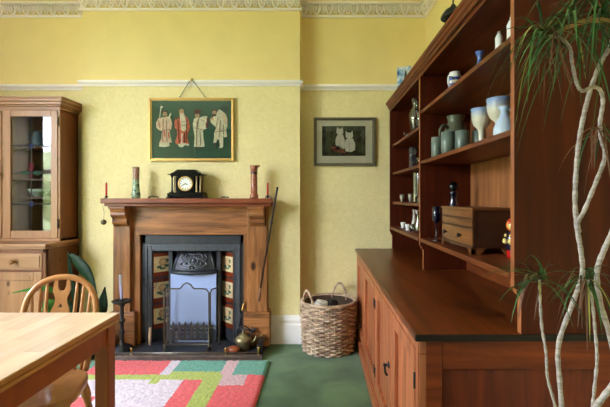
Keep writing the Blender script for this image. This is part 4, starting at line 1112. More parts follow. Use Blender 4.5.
t = thing('jug', 'large olive stoneware jug on the middle dresser shelf', 'jug', (.752, 2.335, NZ[1])); jx, jy, jz = .752, 2.335, NZ[1]
b = BM(); lathe(b, [(0, 0), (.052, 0), (.058, .01), (.068, .07), (.069, .11), (.060, .165), (.045, .198), (.042, .212), (.048, .232), (.050, .240), (.046, .240), (.039, .212), (.055, .16), (.063, .1), (0, .01)], (jx, jy, jz), 26); mk('body', b, M['stone_olive'], t)
b = BM(); a = Vector((-.80, -.35, 0)).normalized()
tube(b, catmull([(jx + a.x * r, jy + a.y * r, jz + z) for r, z in ((.055, .172), (.085, .182), (.108, .155), (.106, .115), (.085, .088), (.062, .082))], 4), [.009, .009, .008, .007], 8); mk('handle', b, M['stone_olive'], t)
gob = [(0, 0), (.030, 0), (.031, .006), (.016, .014), (.012, .03), (.013, .075), (.017, .088), (.034, .105), (.042, .13), (.0435, .165), (.046, .178), (.043, .178), (.040, .165), (.038, .132), (.03, .112), (0, .1)]
single('goblet', gob, M['goblet'], (.715, 1.86, NZ[1]), 'smaller cream and blue stoneware goblet next to the tumblers', 'goblet', 'stoneware goblets on the middle shelf')
single('goblet', [(r * 1.12, z * 1.02) for r, z in gob], M['goblet'], (.72, 1.685, NZ[1]), 'bigger cream and blue goblet behind the pale blue bottle', 'goblet', 'stoneware goblets on the middle shelf')
t = thing('bottle_vase', 'pale blue stoneware bottle jug right of the goblets', 'bottle', (.668, 1.52, NZ[1])); x, y, z = .668, 1.52, NZ[1]
b = BM(); lathe(b, [(0, 0), (.032, 0), (.039, .015), (.038, .035), (.028, .060), (.014, .080), (.0125, .098), (.023, .112), (.020, .113), (.010, .098), (0, .09)], (x, y, z), 22); mk('body', b, M['bluewhite'], t)
b = BM(); tube(b, catmull([(x + .012, y - .010, z + .100), (x + .03, y - .024, z + .10), (x + .034, y - .028, z + .075), (x + .022, y - .020, z + .055)], 4), .004, 8); mk('handle', b, M['bluewhite'], t)
# top shelf
t = thing('mug', 'white mug with blue bands on the top dresser shelf', 'mug', (.662, 2.07, NZ[0])); x, y, z = .662, 2.07, NZ[0]
b = BM(); lathe(b, [(0, 0), (.031, 0), (.032, .03), (.032, .045), (.032, .06), (.032, .075), (.032, .088), (.026, .094), (.026, .104), (.022, .104), (.022, .09), (.028, .085), (.028, .01), (0, .01)], (x, y, z), 24, mis=[0, 0, 1, 0, 1, 0, 0, 0, 0, 0, 0, 0, 0]); mk('body', b, [M['china'], M['delft']], t)
b = BM(); tube(b, catmull([(x - .022, y - .022, z + .075), (x - .04, y - .034, z + .072), (x - .042, y - .036, z + .04), (x - .024, y - .022, z + .022)], 4), .005, 8); mk('handle', b, M['china'], t)
single('bud_vase', [(0, 0), (.018, 0), (.021, .02), (.024, .045), (.018, .075), (.011, .10), (.011, .115), (.021, .14), (.018, .14), (.008, .115), (0, .1)], mat('blue_bud_glaze', (92, 118, 176), .25, var=.1), (.715, 1.88, NZ[0]), 'small blue bud vase alone on the top dresser shelf', 'vase')
pot = [(0, 0), (.021, 0), (.022, .004), (.019, .05), (.016, .10), (.017, .13), (.010, .145), (.006, .15), (.007, .158), (0, .162)]
for x, y, k, lab in ((.708, 1.66, .90, 'smaller white china shaker on the top dresser shelf'), (.722, 1.58, 1.05, 'taller white china shaker by the near end of the top shelf')):
    single('china_shaker', [(r * k, z * k) for r, z in pot], M['china'], (x, y, NZ[0]), lab, 'shaker', 'white shakers on the top shelf')
# bottom shelf: small chest of drawers
t = thing('miniature_chest', 'small bow-fronted wooden chest with black knobs on the dresser', 'chest', (.722, 1.965, SHF))
MC = wood('small_chest_wood', (76, 40, 17), (134, 80, 40), 'Y', .35, scale=1.6, coat=.2); MCS = wood('small_chest_side', (46, 24, 14), (74, 40, 22), 'X', .4)
xf, xb, yn, yfar = .634, .809, 1.745, 2.19; z0 = SHF
def bow(y): u = (y - yn) / (yfar - yn) * 2 - 1; return xf - .012 * (1 - u * u)
ysn = [yn + (yfar - yn) * i / 12 for i in range(13)]
def bowed(bm, za, zb, off, mi=0, ya=0, yb_=13): 
    pts = [(bow(y) - off, y) for y in ysn[ya:yb_]]
    prism(bm, pts + [(xf + .02, pts[-1][1]), (xf + .02, pts[0][1])], 'Z', za, zb, mi)
b = BM(); box(b, xf + .021, xb, yn, yfar, z0 + .026, z0 + .185); mk('body', b, MCS, t, bevel=.002)
b = BM(); bowed(b, z0 + .0245, z0 + .1855, -.003)
for za_, zb_, of_ in ((.022, .034, .003), (.108, .1135, .001), (.148, .153, .001)):
    pts = [(bow(y) - of_, y) for y in ysn]; prism(b, pts + [(xf + .008, yfar + .001), (xf + .008, yn - .001)], 'Z', z0 + za_, z0 + zb_)
mk('front_frame', b, MCS, t)
b = BM(); pts = [(bow(y) - .005, y) for y in ysn]; prism(b, [(pts[0][0], yn - .006)] + pts + [(pts[-1][0], yfar + .006), (xb, yfar + .006), (xb, yn - .006)], 'Z', z0 + .186, z0 + .196); mk('lid', b, MC, t)
for za, zb, kn in ((.036, .106, True), (.1155, .146, False), (.155, .184, False)):
    b = BM(); pts = [(bow(y) - .001, y) for y in ysn[0:13]]; pts[0] = (pts[0][0], yn + .003); pts[-1] = (pts[-1][0], yfar - .003)
    prism(b, pts + [(xf + .01, yfar - .003), (xf + .01, yn + .003)], 'Z', z0 + za, z0 + zb); d = mk('drawer', b, MC, t)
    if kn:
        for y in (1.86, 2.075):
            b = BM(); lathe(b, [(.005, 0), (.005, .008), (.010, .012), (.010, .018), (0, .022)], (bow(y) - .001, y, z0 + .072), 12, mtx=Matrix.Rotation(-PI / 2, 3, 'Y')); mk('knob', b, M['black'], d)
for y, s in ((yn, 1), (yfar, -1)):
    b = BM()
    prism(b, [(y, z0), (y + s * .035, z0), (y + s * .04, z0 + .012), (y + s * .06, z0 + .026), (y, z0 + .026)], 'X', xf - .004, xf + .012)
    prism(b, [(xf - .004, z0), (xf + .035, z0), (xf + .055, z0 + .026), (xf - .004, z0 + .026)], 'Y', min(y, y + s * .012), max(y, y + s * .012))
    mk('bracket_foot', b, MC, t); b = BM()
    prism(b, [(xb, z0), (xb - .035, z0), (xb - .055, z0 + .026), (xb, z0 + .026)], 'Y', min(y, y + s * .012), max(y, y + s * .012))
    mk('bracket_foot', b, MC, t)
t = thing('decanter', 'dark blue glass decanter with round stopper behind the small chest', 'decanter', (.738, 2.33, SHF)); x, y = .738, 2.33
b = BM(); lathe(b, [(0, 0), (.034, 0), (.036, .01), (.034, .16), (.026, .20), (.020, .225), (.020, .262), (.026, .268), (.022, .27), (0, .268)], (x, y, SHF), 20); mk('bottle', b, M['cobalt'], t)
b = BM(); ball(b, (x, y, SHF + .302), .027, u=18, v=12); tube(b, [(x, y, SHF + .268), (x, y, SHF + .285)], .012, 10); mk('stopper', b, M['blacksh'], t)
single('wine_glass', [(0, 0), (.026, 0), (.026, .003), (.005, .008), (.004, .09), (.012, .10), (.022, .12), (.024, .15), (.021, .19), (.019, .19), (.022, .15), (.012, .108), (0, .104)], M['cobalt'], (.634, 2.30, SHF), 'dark blue stemmed glass left of the small chest', 'glass')
# painted doll
t = thing('painted_doll', 'red gold and black painted doll at the right end of the dresser shelf', 'figurine', (.764, 1.652, SHF)); x, y = .764, 1.652
M['doll_red'] = mat('doll_red', (196, 30, 28), .15, coat=.6); M['doll_blk'] = mat('doll_black', (26, 24, 40), .15, coat=.6); M['doll_gold'] = mat('doll_gold', (226, 196, 120), .2, coat=.5); M['doll_or'] = mat('doll_orange', (222, 106, 40), .2, coat=.5)
b = BM(); lathe(b, [(0, 0), (.026, 0), (.028, .01), (.027, .03), (.033, .05), (.037, .072), (.034, .092), (.022, .106)], (x, y, SHF), 24, mis=[0, 0, 0, 1, 1, 1, 1])
for a in range(0, 360, 45):
    for z, r, rr, mi in ((.066, .0335, .012, 2), (.088, .031, .008, 2), (.066, .036, .005, 3)):
        ball(b, (x + r * math.cos(math.radians(a)), y + r * math.sin(math.radians(a)), SHF + z), rr, mi, u=10, v=6)
mk('body', b, [M['doll_red'], M['doll_blk'], M['doll_gold'], M['doll_or']], t)
b = BM(); ball(b, (x, y, SHF + .130), .030, 0, u=20, v=12); ball(b, (x - .012, y - .014, SHF + .129), .020, 1, u=14, v=9)
for dx, dz in ((-.022, .012), (-.006, .024)): ball(b, (x + dx, y - .018, SHF + .13 + dz), .010, 2, u=8, v=6)
mk('head', b, [M['doll_or'], M['doll_gold'], M['doll_red']], t)
# far bay: glassware
G2 = 'glassware on the far dresser shelves'
def gl(name, prof, x, y, z, label, cat, m_=None): return single(name, prof, m_ or M['glass'], (x, y, z), label, cat, G2)
gl('glass_vase', [(0, 0), (.022, 0), (.028, .01), (.04, .06), (.046, .10), (.042, .14), (.02, .175), (.018, .20), (.028, .235), (.026, .236), (.016, .20), (.018, .177), (.04, .14), (.044, .10), (.038, .06), (0, .012)], .645, 2.86, FZ[0], 'round-bellied clear glass vase on the topmost far shelf', 'vase')
gl('liqueur_glass', [(0, 0), (.016, 0), (.016, .003), (.003, .006), (.003, .025), (.014, .035), (.016, .055), (.014, .055), (.012, .037), (0, .03)], .64, 3.18, FZ[0], 'tiny clear glass left of the round-bellied vase', 'glass')
t = thing('glass_plate', 'clear glass plate standing on edge on the second far shelf', 'plate', (.665, 2.78, FZ[1]))
b = BM(); mt_ = Matrix.Rotation(PI / 2, 3, 'X'); zc = FZ[1] + .071
lathe(b, [(0, .004), (.03, .004), (.04, .002), (.062, -.006), (.068, -.008), (.066, -.011), (.04, -.003), (0, -.001)], (.665, 2.80, zc), 30, mtx=mt_)
mk('plate', b, M['glass'], t)
b = BM(); tube(b, [(.665 + .067 * math.cos(i * PI / 16), 2.806, zc + .067 * math.sin(i * PI / 16)) for i in range(32)], .0035, 6, closed=True); tube(b, [(.665 + .04 * math.cos(i * PI / 16), 2.80, zc + .04 * math.sin(i * PI / 16)) for i in range(32)], .002, 6, closed=True)
mk('rim', b, M['glass'], t)
t = thing('book', 'thin dark blue book standing left of the glass plate', 'book', (.655, 2.97, FZ[1]))
b = BM(); box(b, .636, .639, 2.93, 3.03, FZ[1], FZ[1] + .15); box(b, .655, .658, 2.93, 3.03, FZ[1], FZ[1] + .15); box(b, .636, .658, 2.927, 2.931, FZ[1], FZ[1] + .15); mk('cover', b, mat('dark_blue_cover', (26, 30, 58), .4), t)
b = BM(); box(b, .639, .655, 2.931, 3.026, FZ[1] + .003, FZ[1] + .147); mk('pages', b, M['cream_china'], t)
gl('small_glass', [(0, 0), (.018, 0), (.022, .05), (.02, .05), (.016, .008), (0, .006)], .635, 2.70, FZ[1], 'small clear glass in front of the glass plate', 'glass')
gl('tall_glass_vase', [(0, 0), (.026, 0), (.026, .01), (.022, .05), (.022, .20), (.025, .215), (.022, .215), (.019, .2), (.019, .05), (0, .015)], .645, 2.84, FZ[2], 'tall straight clear glass vase on the third far shelf', 'vase')
M['pewter'] = mat('pewter', (150, 146, 136), .35, metal=.6)
cupp = [(0, 0), (.013, 0), (.012, .012), (.018, .03), (.0195, .062), (.0175, .062), (.015, .03), (0, .02)]
G3 = 'pewter cups on the third far shelf'
single('pewter_cup', cupp, M['pewter'], (.645, 3.34, FZ[2]), 'small pewter cup at the far left of the third shelf', 'cup', G3)
single('pewter_cup', cupp, M['pewter'], (.645, 3.02, FZ[2]), 'small pewter cup just left of the tall glass vase', 'cup', G3)
G4 = 'white egg cups on the far bottom shelf'
egg = [(0, 0), (.016, 0), (.017, .004), (.013, .012), (.019, .028), (.021, .045), (.018, .045), (.014, .025), (0, .02)]
single('egg_cup', egg, M['china'], (.645, 3.30, SHF), 'white egg cup furthest left on the bottom shelf', 'egg cup', G4)
single('egg_cup', egg, M['china'], (.632, 3.06, SHF), 'white egg cup next to the slim white bottle vases', 'egg cup', G4)
G5 = 'slim white bottle vases on the far bottom shelf'
slim = [(0, 0), (.018, 0), (.020, .01), (.018, .045), (.010, .08), (.008, .13), (.012, .15), (.009, .15), (.005, .13), (0, .12)]
M['vase_white'] = mat('cream_white_glaze', (216, 208, 194), .25)
single('bottle_vase', slim, M['vase_white'], (.70, 3.16, SHF), 'slim white bottle vase, the left one of the pair', 'vase', G5)
single('bottle_vase', [(r, z * 1.0) for r, z in slim], M['vase_white'], (.69, 3.02, SHF), 'slim white bottle vase beside the clear glass jug', 'vase', G5)
gl('glass_jug', [(0, 0), (.028, 0), (.036, .02), (.038, .05), (.026, .085), (.023, .11), (.028, .13), (.026, .13), (.02, .108), (.023, .083), (.035, .05), (.033, .02), (0, .008)], .655, 2.80, SHF, 'clear glass jug on the far bottom shelf by the upright', 'jug')
gl('small_glass', [(0, 0), (.018, 0), (.021, .055), (.019, .055), (.016, .008), (0, .006)], .635, 2.92, SHF, 'small clear glass just left of the glass jug', 'glass')
# card box on top
t = thing('picture_card', 'blue and white picture card standing on top of the dresser', 'card', (.67, 3.42, 1.998))
M['cardw'] = mottled('blue_white_card', [(28, 66, 140), (110, 156, 210), (214, 226, 236), (180, 206, 226)], 12)
b = BM(); ya = 3.44; z0 = 1.9985
vs = [(.622, 3.44), (.728, 3.40), (.729, 3.404), (.623, 3.444)]
prism(b, vs, 'Z', z0, z0 + .285); mk('card_front', b, M['cardw'], t)
b = BM(); prism(b, [(.627, 3.452), (.733, 3.412), (.734, 3.416), (.628, 3.456)], 'Z', z0, z0 + .285); mk('card_back', b, M['china'], t)
b = BM(); prism(b, [(.728, 3.40), (.734, 3.414), (.7355, 3.4135), (.7295, 3.3995)], 'Z', z0, z0 + .285); mk('card_fold', b, M['china'], t)
b = BM(); p0 = Vector((.655, 3.4262, z0 + .10)); d = Vector((.106, -.04, 0)).normalized()
def cd(u, z): v = Vector((.622, 3.4385, 0)) + d * u; return (v.x, v.y - .002, z0 + z)
def poly3(bm, pts): bm.faces.new([bm.verts.new(p) for p in pts])
poly3(b, [cd(.062, .14), cd(.078, .16), cd(.082, .20), (cd(.074, .262)), cd(.066, .24), cd(.056, .19)]); poly3(b, [cd(.036, .10), cd(.052, .12), cd(.05, .16), cd(.038, .155)])
r_ = mk('card_print', b, M['ink'], t)
# ------------------------------------------------------------------ wicker basket
bxc, byc = .050, 3.305
t = thing('wicker_basket', 'round brown wicker log basket with two looped handles by the dresser', 'basket', (bxc, byc, 0))
def wick():
    m, nt, bs = base_mat('wicker'); N, L = nt.nodes.new, nt.links.new
    tc = N('ShaderNodeTexCoord'); mp = N('ShaderNodeMapping'); mp.inputs['Scale'].default_value = (9, 9, 40); L(tc.outputs['Object'], mp.inputs['Vector'])
    n = N('ShaderNodeTexNoise'); n.inputs['Scale'].default_value = 1.3; n.inputs['Detail'].default_value = 3; L(mp.outputs[0], n.inputs['Vector'])
    r = N('ShaderNodeValToRGB'); e = r.color_ramp.elements; e[0].position = .34; e[1].position = .66; e[0].color = lin((138, 110, 88)); e[1].color = lin((228, 202, 174))
    L(n.outputs['Fac'], r.inputs['Fac']); L(r.outputs['Color'], bs.inputs['Base Color']); bs.inputs['Roughness'].default_value = .5; return m
M['wicker'] = wick(); M['wickerdark'] = mat('wicker_inside', (70, 50, 34), .8, var=.3, vscale=40)
def brad(z): return .196 + .012 * math.sin(min(1, z / .39) * PI * .6) + .006 * z / .39
b = BM(); NS = 30; rows = 25
for k in range(rows):
    z = .010 + (.372 - .010) * k / (rows - 1); n = NS * 3; pts = []; ph = PI * (k % 2)
    for i in range(n):
        a = 2 * PI * i / n; r = brad(z) + .0095 * math.sin(NS * a / 2 + ph)
        pts.append((bxc + r * math.cos(a), byc + r * math.sin(a), z + R.uniform(-.0008, .0008)))
    tube(b, pts, .0074, 6, closed=True)
mk('woven_side', b, M['wicker'], t)
b = BM()
for i in range(NS):
    a = 2 * PI * (i + .5) / NS; tube(b, [(bxc + brad(z) * math.cos(a), byc + brad(z) * math.sin(a), z) for z in (.004, .13, .26, .385)], .0055, 5)
mk('stakes', b, M['wicker'], t)
b = BM()
for j in range(3):
    n = 90; tube(b, [(bxc + (brad(.39) + .008 * math.cos(18 * 2 * PI * i / n + j * 2.1)) * math.cos(2 * PI * i / n), byc + (brad(.39) + .008 * math.cos(18 * 2 * PI * i / n + j * 2.1)) * math.sin(2 * PI * i / n), .384 + .008 * math.sin(18 * 2 * PI * i / n + j * 2.1)) for i in range(n)], .0075, 5, closed=True)
mk('rim', b, M['wicker'], t)
b = BM(); lathe(b, [(0, .008), (.185, .008), (.190, .02), (.198, .2), (.2, .38), (.194, .38), (.192, .23), (.190, .222), (0, .220)], (bxc, byc, 0), 34); mk('lining', b, M['wickerdark'], t)
for a0 in (3.75, 1.05):
    b = BM(); w = .36
    for j in range(2):
        pts = []
        for i in range(25):
            u = i / 24; a = a0 + (u - .5) * 2 * w; h = .36 + .125 * math.sin(PI * u) ** .65
            r = .200 + .005 * math.cos(u * 30 + j * PI); pts.append((bxc + r * math.cos(a), byc + r * math.sin(a), h + .005 * math.sin(u * 30 + j * PI)))
        tube(b, pts, .0072, 6)
    mk('handle', b, M['wicker'], t)
M['paper'] = mat('crumpled_paper', (226, 222, 210), .8)
def lump(name, c, r, m_, label, cat, seed, sz=.7):
    rr = random.Random(seed); b = BM(); bmesh.ops.create_icosphere(b, subdivisions=2, radius=r)
    for v in b.verts: v.co *= rr.uniform(.78, 1.12); v.co.z *= sz
    bmesh.ops.translate(b, vec=c, verts=b.verts); return tag(mk(name, b, m_, org=c), label, cat)
M['log'] = wood('bark', (84, 60, 42), (140, 104, 74), 'X', .8, scale=2)
for p, q, r, lab in (((-.07, 3.255, .268), (.16, 3.265, .268), .044, 'front one of two logs inside the wicker basket'), ((-.07, 3.355, .268), (.16, 3.36, .268), .044, 'back one of two logs inside the wicker basket')):
    b = BM(); p, q = Vector(p), Vector(q); tube(b, [p, p.lerp(q, .3), p.lerp(q, .7), q], [r, r * 1.05, r * .97, r], 14)
    tag(mk('log', b, M['log'], org=p), lab, 'log', 'logs in the wicker basket')
lump('crumpled_paper', (-.010, 3.30, .355), .056, M['paper'], 'crumpled white paper on top inside the wicker basket', 'paper', 3)
lump('dark_bundle', (.085, 3.315, .355), .044, mat('black_bundle', (26, 24, 28), .7), 'small black bundle beside the paper in the wicker basket', 'bundle', 5, .9)

# ------------------------------------------------------------------ rug
cols = {'red': (252, 90, 96), 'grey': (234, 218, 232), 'teal': (96, 172, 150), 'lime': (188, 202, 84), 'pink': (228, 186, 190), 'grn': (98, 150, 126)}
RX0, RX1, RY0, RY1 = -1.66, -.382, 2.02, 3.035
def rug_col(x, y):
    if y > 2.70 + .10 * 0:
        if y > 2.775:
            if x < -1.60: return 'grn'
            if x < -1.085: return 'red'
            if x < -1.02: return 'grey'
            if x < -.69: return 'teal' if y > 2.83 else 'lime'
            if x < -.60: return 'pink'
            return 'teal'
        if x < -1.60: return 'grey'
        if x < -.775: return 'lime' if x < -1.08 or y > 2.70 else 'grey'
        if x < -.66: return 'lime'
        if x < -.50: return 'pink'
        return 'red'
    if x < -.895:
        if y < 2.47 and x < -1.335: return 'red'
        if y < 2.3: return 'teal' if x < -1.1 else 'lime'
        if x > -1.11 and y > 2.64: return 'lime' if x < -1.05 else 'grey'
        return 'grey'
    if x < -.77: return 'red' if y > 2.25 else 'grey'
    if x < -.66: return 'lime'
    if x < -.50 and y > 2.62: return 'pink'
    return 'red' if y > 2.2 else 'teal'
def pile(n, c):
    m, nt, bs = base_mat(n); N, L = nt.nodes.new, nt.links.new
    tc = N('ShaderNodeTexCoord'); no = N('ShaderNodeTexNoise'); no.inputs['Scale'].default_value = 55; no.inputs['Detail'].default_value = 4; L(tc.outputs['Object'], no.inputs['Vector'])
    l = lin(c); r = N('ShaderNodeValToRGB'); r.color_ramp.elements[0].position = .3; r.color_ramp.elements[1].position = .7
    r.color_ramp.elements[0].color = tuple(v * .72 for v in l[:3]) + (1,); r.color_ramp.elements[1].color = tuple(min(1, v * 1.15) for v in l[:3]) + (1,)
    L(no.outputs['Fac'], r.inputs['Fac']); L(r.outputs['Color'], bs.inputs['Base Color']); bs.inputs['Roughness'].default_value = .95; bs.inputs['Specular IOR Level'].default_value = .05; bs.inputs['Sheen Weight'].default_value = .3
    n2 = N('ShaderNodeTexNoise'); n2.inputs['Scale'].default_value = 140; L(tc.outputs['Object'], n2.inputs['Vector'])
    bp = N('ShaderNodeBump'); bp.inputs['Strength'].default_value = .8; bp.inputs['Distance'].default_value = .008; L(n2.outputs['Fac'], bp.inputs['Height']); L(bp.outputs['Normal'], bs.inputs['Normal'])
    return m
t = thing('rug', 'patchwork rug of red, grey, teal and lime rectangles before the hearth', 'rug', ((RX0 + RX1) / 2, (RY0 + RY1) / 2, 0))
keys = list(cols); rm_ = [pile(k + '_pile', cols[k]) for k in keys]
b = BM(); nx, ny = 134, 97; vv = []
rr = random.Random(11)
for j in range(ny + 1):
    row = []
    for i in range(nx + 1):
        e = min(i, nx - i, j, ny - j); h = (.004, .014, .019)[min(e, 2)]
        x = RX0 + (RX1 - RX0) * i / nx; y = RY0 + (RY1 - RY0) * j / ny
        row.append(b.verts.new((x + rr.uniform(-.003, .003), y + rr.uniform(-.003, .003) - .012 * (x - RX0) * 0, h + rr.uniform(-.003, .003) * (e > 0))))
    vv.append(row)
for j in range(ny):
    for i in range(nx):
        x = RX0 + (RX1 - RX0) * (i + .5) / nx; y = RY0 + (RY1 - RY0) * (j + .5) / ny
        f = b.faces.new((vv[j][i], vv[j][i + 1], vv[j + 1][i + 1], vv[j + 1][i])); f.smooth = True; f.material_index = keys.index(rug_col(x, y))
mk('pile', b, rm_, t)
b = BM(); box(b, RX0 + .004, RX1 - .004, RY0 + .004, RY1 - .004, .0, .004); mk('backing', b, M['log'], t)

# ------------------------------------------------------------------ dining table
TX0, TX1, TY0, TY1, TT = -1.74, -.809, .22, 1.66, .742
t = thing('dining_table', 'light beech dining table with square legs in the left foreground', 'table', ((TX0 + TX1) / 2, (TY0 + TY1) / 2, 0))
b = BM(); box(b, TX0, TX1, TY0, TY1, TT - .004, TT)
mk('tabletop', b, M['table'], t, bevel=.0015)
b = BM(); box(b, TX0, TX1, TY0, TY1, TT - .017, TT - .004); box(b, TX0 + .004, TX1 - .004, TY0 + .004, TY1 - .004, TT - .021, TT - .017); box(b, TX0, TX1, TY0, TY1, TT - .034, TT - .021)
mk('edge_moulding', b, M['table_shaded_edge'], t, bevel=.003, label='moulded edge of the tabletop, its shade put into the colour')
lw = .054
for x in (TX0 + .006, TX1 - .014 - lw):
    for y in (TY0 + .006, TY1 - .006 - lw):
        b = BM(); box(b, x, x + lw, y, y + lw, 0, TT - .034); mk('leg', b, M['table_leg'], t, bevel=.004)
az0, az1 = TT - .112, TT - .034
for s in (TX0 + .014, TX1 - .022 - .022):
    b = BM(); box(b, s, s + .022, TY0 + .006 + lw, TY1 - .006 - lw, az0, az1); mk('apron', b, M['table_leg'], t, bevel=.002)
for s in (TY0 + .014, TY1 - .014 - .022):
    b = BM(); box(b, TX0 + .006 + lw, TX1 - .014 - lw, s, s + .022, az0, az1); mk('apron', b, M['table_leg'], t, bevel=.002)

# ------------------------------------------------------------------ wheelback chair
CHX, CHY, CRZ = -1.150, 1.74, math.radians(14)
t = thing('windsor_chair', 'wooden hoop-back chair with pierced splat pushed under the table', 'chair', (CHX, CHY, 0), CRZ)
ORG = Vector((0, 0, 0))
seat = []
for i in range(40):
    a = 2 * PI * i / 40; c_, s = math.cos(a), math.sin(a)
    k = 1 / (abs(c_) ** 2.8 + abs(s) ** 2.8) ** (1 / 2.8)
    w = .156 if s > 0 else .156 + .022 * (-s)
    seat.append((w * c_ * k, -.07 + .185 * s * k))
b = BM(); prism(b, seat, 'Z', .405, .438); mk('seat', b, M['chair'], t, bevel=.012, seg=3)
def lean(z): return .085 + .10 * max(0, (z - .438)) / .43
hoop = [(-.138, .43), (-.152, .52), (-.166, .62), (-.171, .69), (-.158, .765), (-.120, .822), (-.062, .853), (0, .862), (.062, .853), (.120, .822), (.158, .765), (.171, .69), (.166, .62), (.152, .52), (.138, .43)]
hoop = [(x * .86, .43 + (z - .43) * .94) for x, z in hoop]
hp = catmull([(x, lean(z), z) for x, z in hoop], 5)
b = BM(); tube(b, hp, .0135, 10); mk('hoop', b, M['chair'], t)
def hoop_z(x): 
    best = min((p for p in hp if p.z > .69), key=lambda p: abs(p.x - x)); return best.z
for x0, x1 in ((-.100, -.120), (-.076, -.090), (-.052, -.062), (.052, .062), (.076, .090), (.100, .120)):
    zt = hoop_z(x1); b = BM(); n = 8
    pts = [(x0 + (x1 - x0) * i / n, lean(.43 + (zt - .43) * i / n), .43 + (zt - .43) * i / n) for i in range(n + 1)]
    tube(b, pts, [.006 + .0025 * math.sin(PI * i / n) for i in range(n + 1)], 8); mk('spindle', b, M['chair'], t)
half = [(x * .9, .43 + (z - .43) * .94) for x, z in [(.010, .43), (.022, .435), (.020, .50), (.030, .56), (.022, .600), (.030, .622), (.044, .645), (.047, .668), (.044, .690), (.040, .712), (.028, .742), (.026, .765), (.040, .80), (.036, .848), (.021, .854), (.019, .82), (.014, .805), (.006, .798)]]
out = [(x, z) for x, z in half] + [(-x, z) for x, z in half[::-1]]
holes = []
for k in range(6):
    a = PI / 2 + k * PI / 3
    a1, a2 = a + .16, a + PI / 3 - .16
    pts = [(.010 * math.cos((a1 + a2) / 2), .668 + .010 * math.sin((a1 + a2) / 2))] + [(.033 * math.cos(a1 + (a2 - a1) * i / 4), .668 + .033 * math.sin(a1 + (a2 - a1) * i / 4)) for i in range(5)]
    holes.append([(x * .9, .43 + (z - .43) * .94) for x, z in pts])
holes.append([(-.009, .704), (.009, .704), (0, .724)])
b = BM(); holed(b, [out] + holes, lambda x, y, d: (x, lean(y) + d, y), .011); mk('splat', b, M['chair'], t)
for sx in (-1, 1):
    for sy, top, bot in ((1, (.115, .06), (.165, .135)), (-1, (.13, -.185), (.17, -.235))):
        T_, B_ = Vector((sx * top[0], top[1], .41)), Vector((sx * bot[0], bot[1], 0))
        rs = [(0, .012), (.06, .013), (.15, .019), (.22, .020), (.25, .013), (.27, .017), (.29, .013), (.45, .0185), (.62, .020), (.68, .0125), (.71, .017), (.74, .0125), (.85, .017), (1, .011)]
        b = BM(); tube(b, [T_.lerp(B_, k) for k, _ in rs], [r for _, r in rs], 12); mk('leg', b, M['chair'], t)
    f = Vector((sx * .13, -.185, .41)).lerp(Vector((sx * .17, -.235, 0)), .55); g_ = Vector((sx * .115, .06, .41)).lerp(Vector((sx * .165, .135, 0)), .55)
    b = BM(); tube(b, [f, f.lerp(g_, .25), f.lerp(g_, .5), f.lerp(g_, .75), g_], [.008, .010, .014, .010, .008], 10); mk('stretcher', b, M['chair'], t)
b = BM(); l_, r_ = Vector((-.146, -.065, .185)), Vector((.146, -.065, .185)); tube(b, [l_, l_.lerp(r_, .5), r_], [.009, .013, .009], 10); mk('stretcher', b, M['chair'], t)

# ------------------------------------------------------------------ broad-leaved plant
def leafmat(n, c, rough=.35):
    m = mat(n, c, rough, var=.2, vscale=14); bs = m.node_tree.nodes['Principled BSDF']; bs.inputs['Specular IOR Level'].default_value = .25; return m
M['leafd'] = leafmat('dark_leaf', (16, 44, 22), .55); M['leafl'] = leafmat('mid_leaf', (70, 120, 52), .45)
plx, ply = -1.785, 3.09
t = thing('potted_plant', 'broad-leaved green plant in a black pot behind the chair', 'plant', (plx, ply, 0))
b = BM(); lathe(b, [(0, .0), (.074, .0), (.080, .01), (.096, .17), (.102, .172), (.102, .20), (.094, .20), (.088, .17), (.086, .165), (0, .165)], (plx, ply, 0), 26); mk('pot', b, M['black'], t)
b = BM(); lathe(b, [(.0, .178), (.05, .18), (.087, .172)], (plx, ply, 0), 20); mk('soil', b, mat('soil', (42, 30, 22), .95), t)
def broad(pts, wmax, m_, side=None, stalk=.25, curl=.25):
    P = catmull(pts, 6); n = len(P); b = BM(); rows = []
    for i, p in enumerate(P):
        u = i / (n - 1); tg = (P[min(i + 1, n - 1)] - P[max(i - 1, 0)]).normalized()
        sd = Vector(side) if side else tg.cross(Vector((0, 0, 1)))
        sd = (sd - tg * tg.dot(sd)).normalized(); nr = sd.cross(tg)
        v = max(0, (u - stalk) / (1 - stalk)); w = .004 + wmax * (math.sin(PI * min(1, v ** .85)) ** 1.25 if v > 0 else 0)
        rows.append([b.verts.new(p + sd * w * k + nr * curl * w * (abs(k))) for k in (-1, -.5, 0, .5, 1)])
    for a, c_ in zip(rows, rows[1:]):
        for k in range(4): f = b.faces.new((a[k], a[k + 1], c_[k + 1], c_[k])); f.smooth = True
    o = mk('leaf', b, m_, t); sm = o.modifiers.new('th', 'SOLIDIFY'); sm.thickness = .0015
    return o
B0 = (plx, ply, .17)
broad([B0, at(74, 300, 3.06), at(72, 275, 3.04), at(69, 255, 3.02), at(78, 264, 2.99), at(88, 276, 2.97), at(97, 294, 2.96)], .044, M['leafd'], side=(.83, -.2, .56), stalk=.5)
broad([B0, at(74, 300, 3.05), at(71, 275, 3.03), at(68, 252, 3.02)], .012, M['leafd'], side=(1, .4, 0), stalk=.2)
broad([B0, at(72, 305, 3.05), at(50, 290, 2.98), at(32, 290, 2.92), at(12, 293, 2.88)], .028, M['leafl'], side=(.1, 1, .35), stalk=.35)
broad([B0, at(96, 318, 3.07), at(102, 305, 3.03), at(105, 287, 3.02)], .040, M['leafd'], side=(1, .3, .2), stalk=.2)
broad([B0, at(66, 318, 3.06), at(50, 305, 2.99), at(40, 312, 2.95)], .045, M['leafl'], side=(.3, .6, .7), stalk=.2)
broad([B0, at(74, 318, 3.06), at(62, 300, 3.02), at(55, 285, 3.0)], .040, M['leafd'], side=(1, .4, .3), stalk=.2)
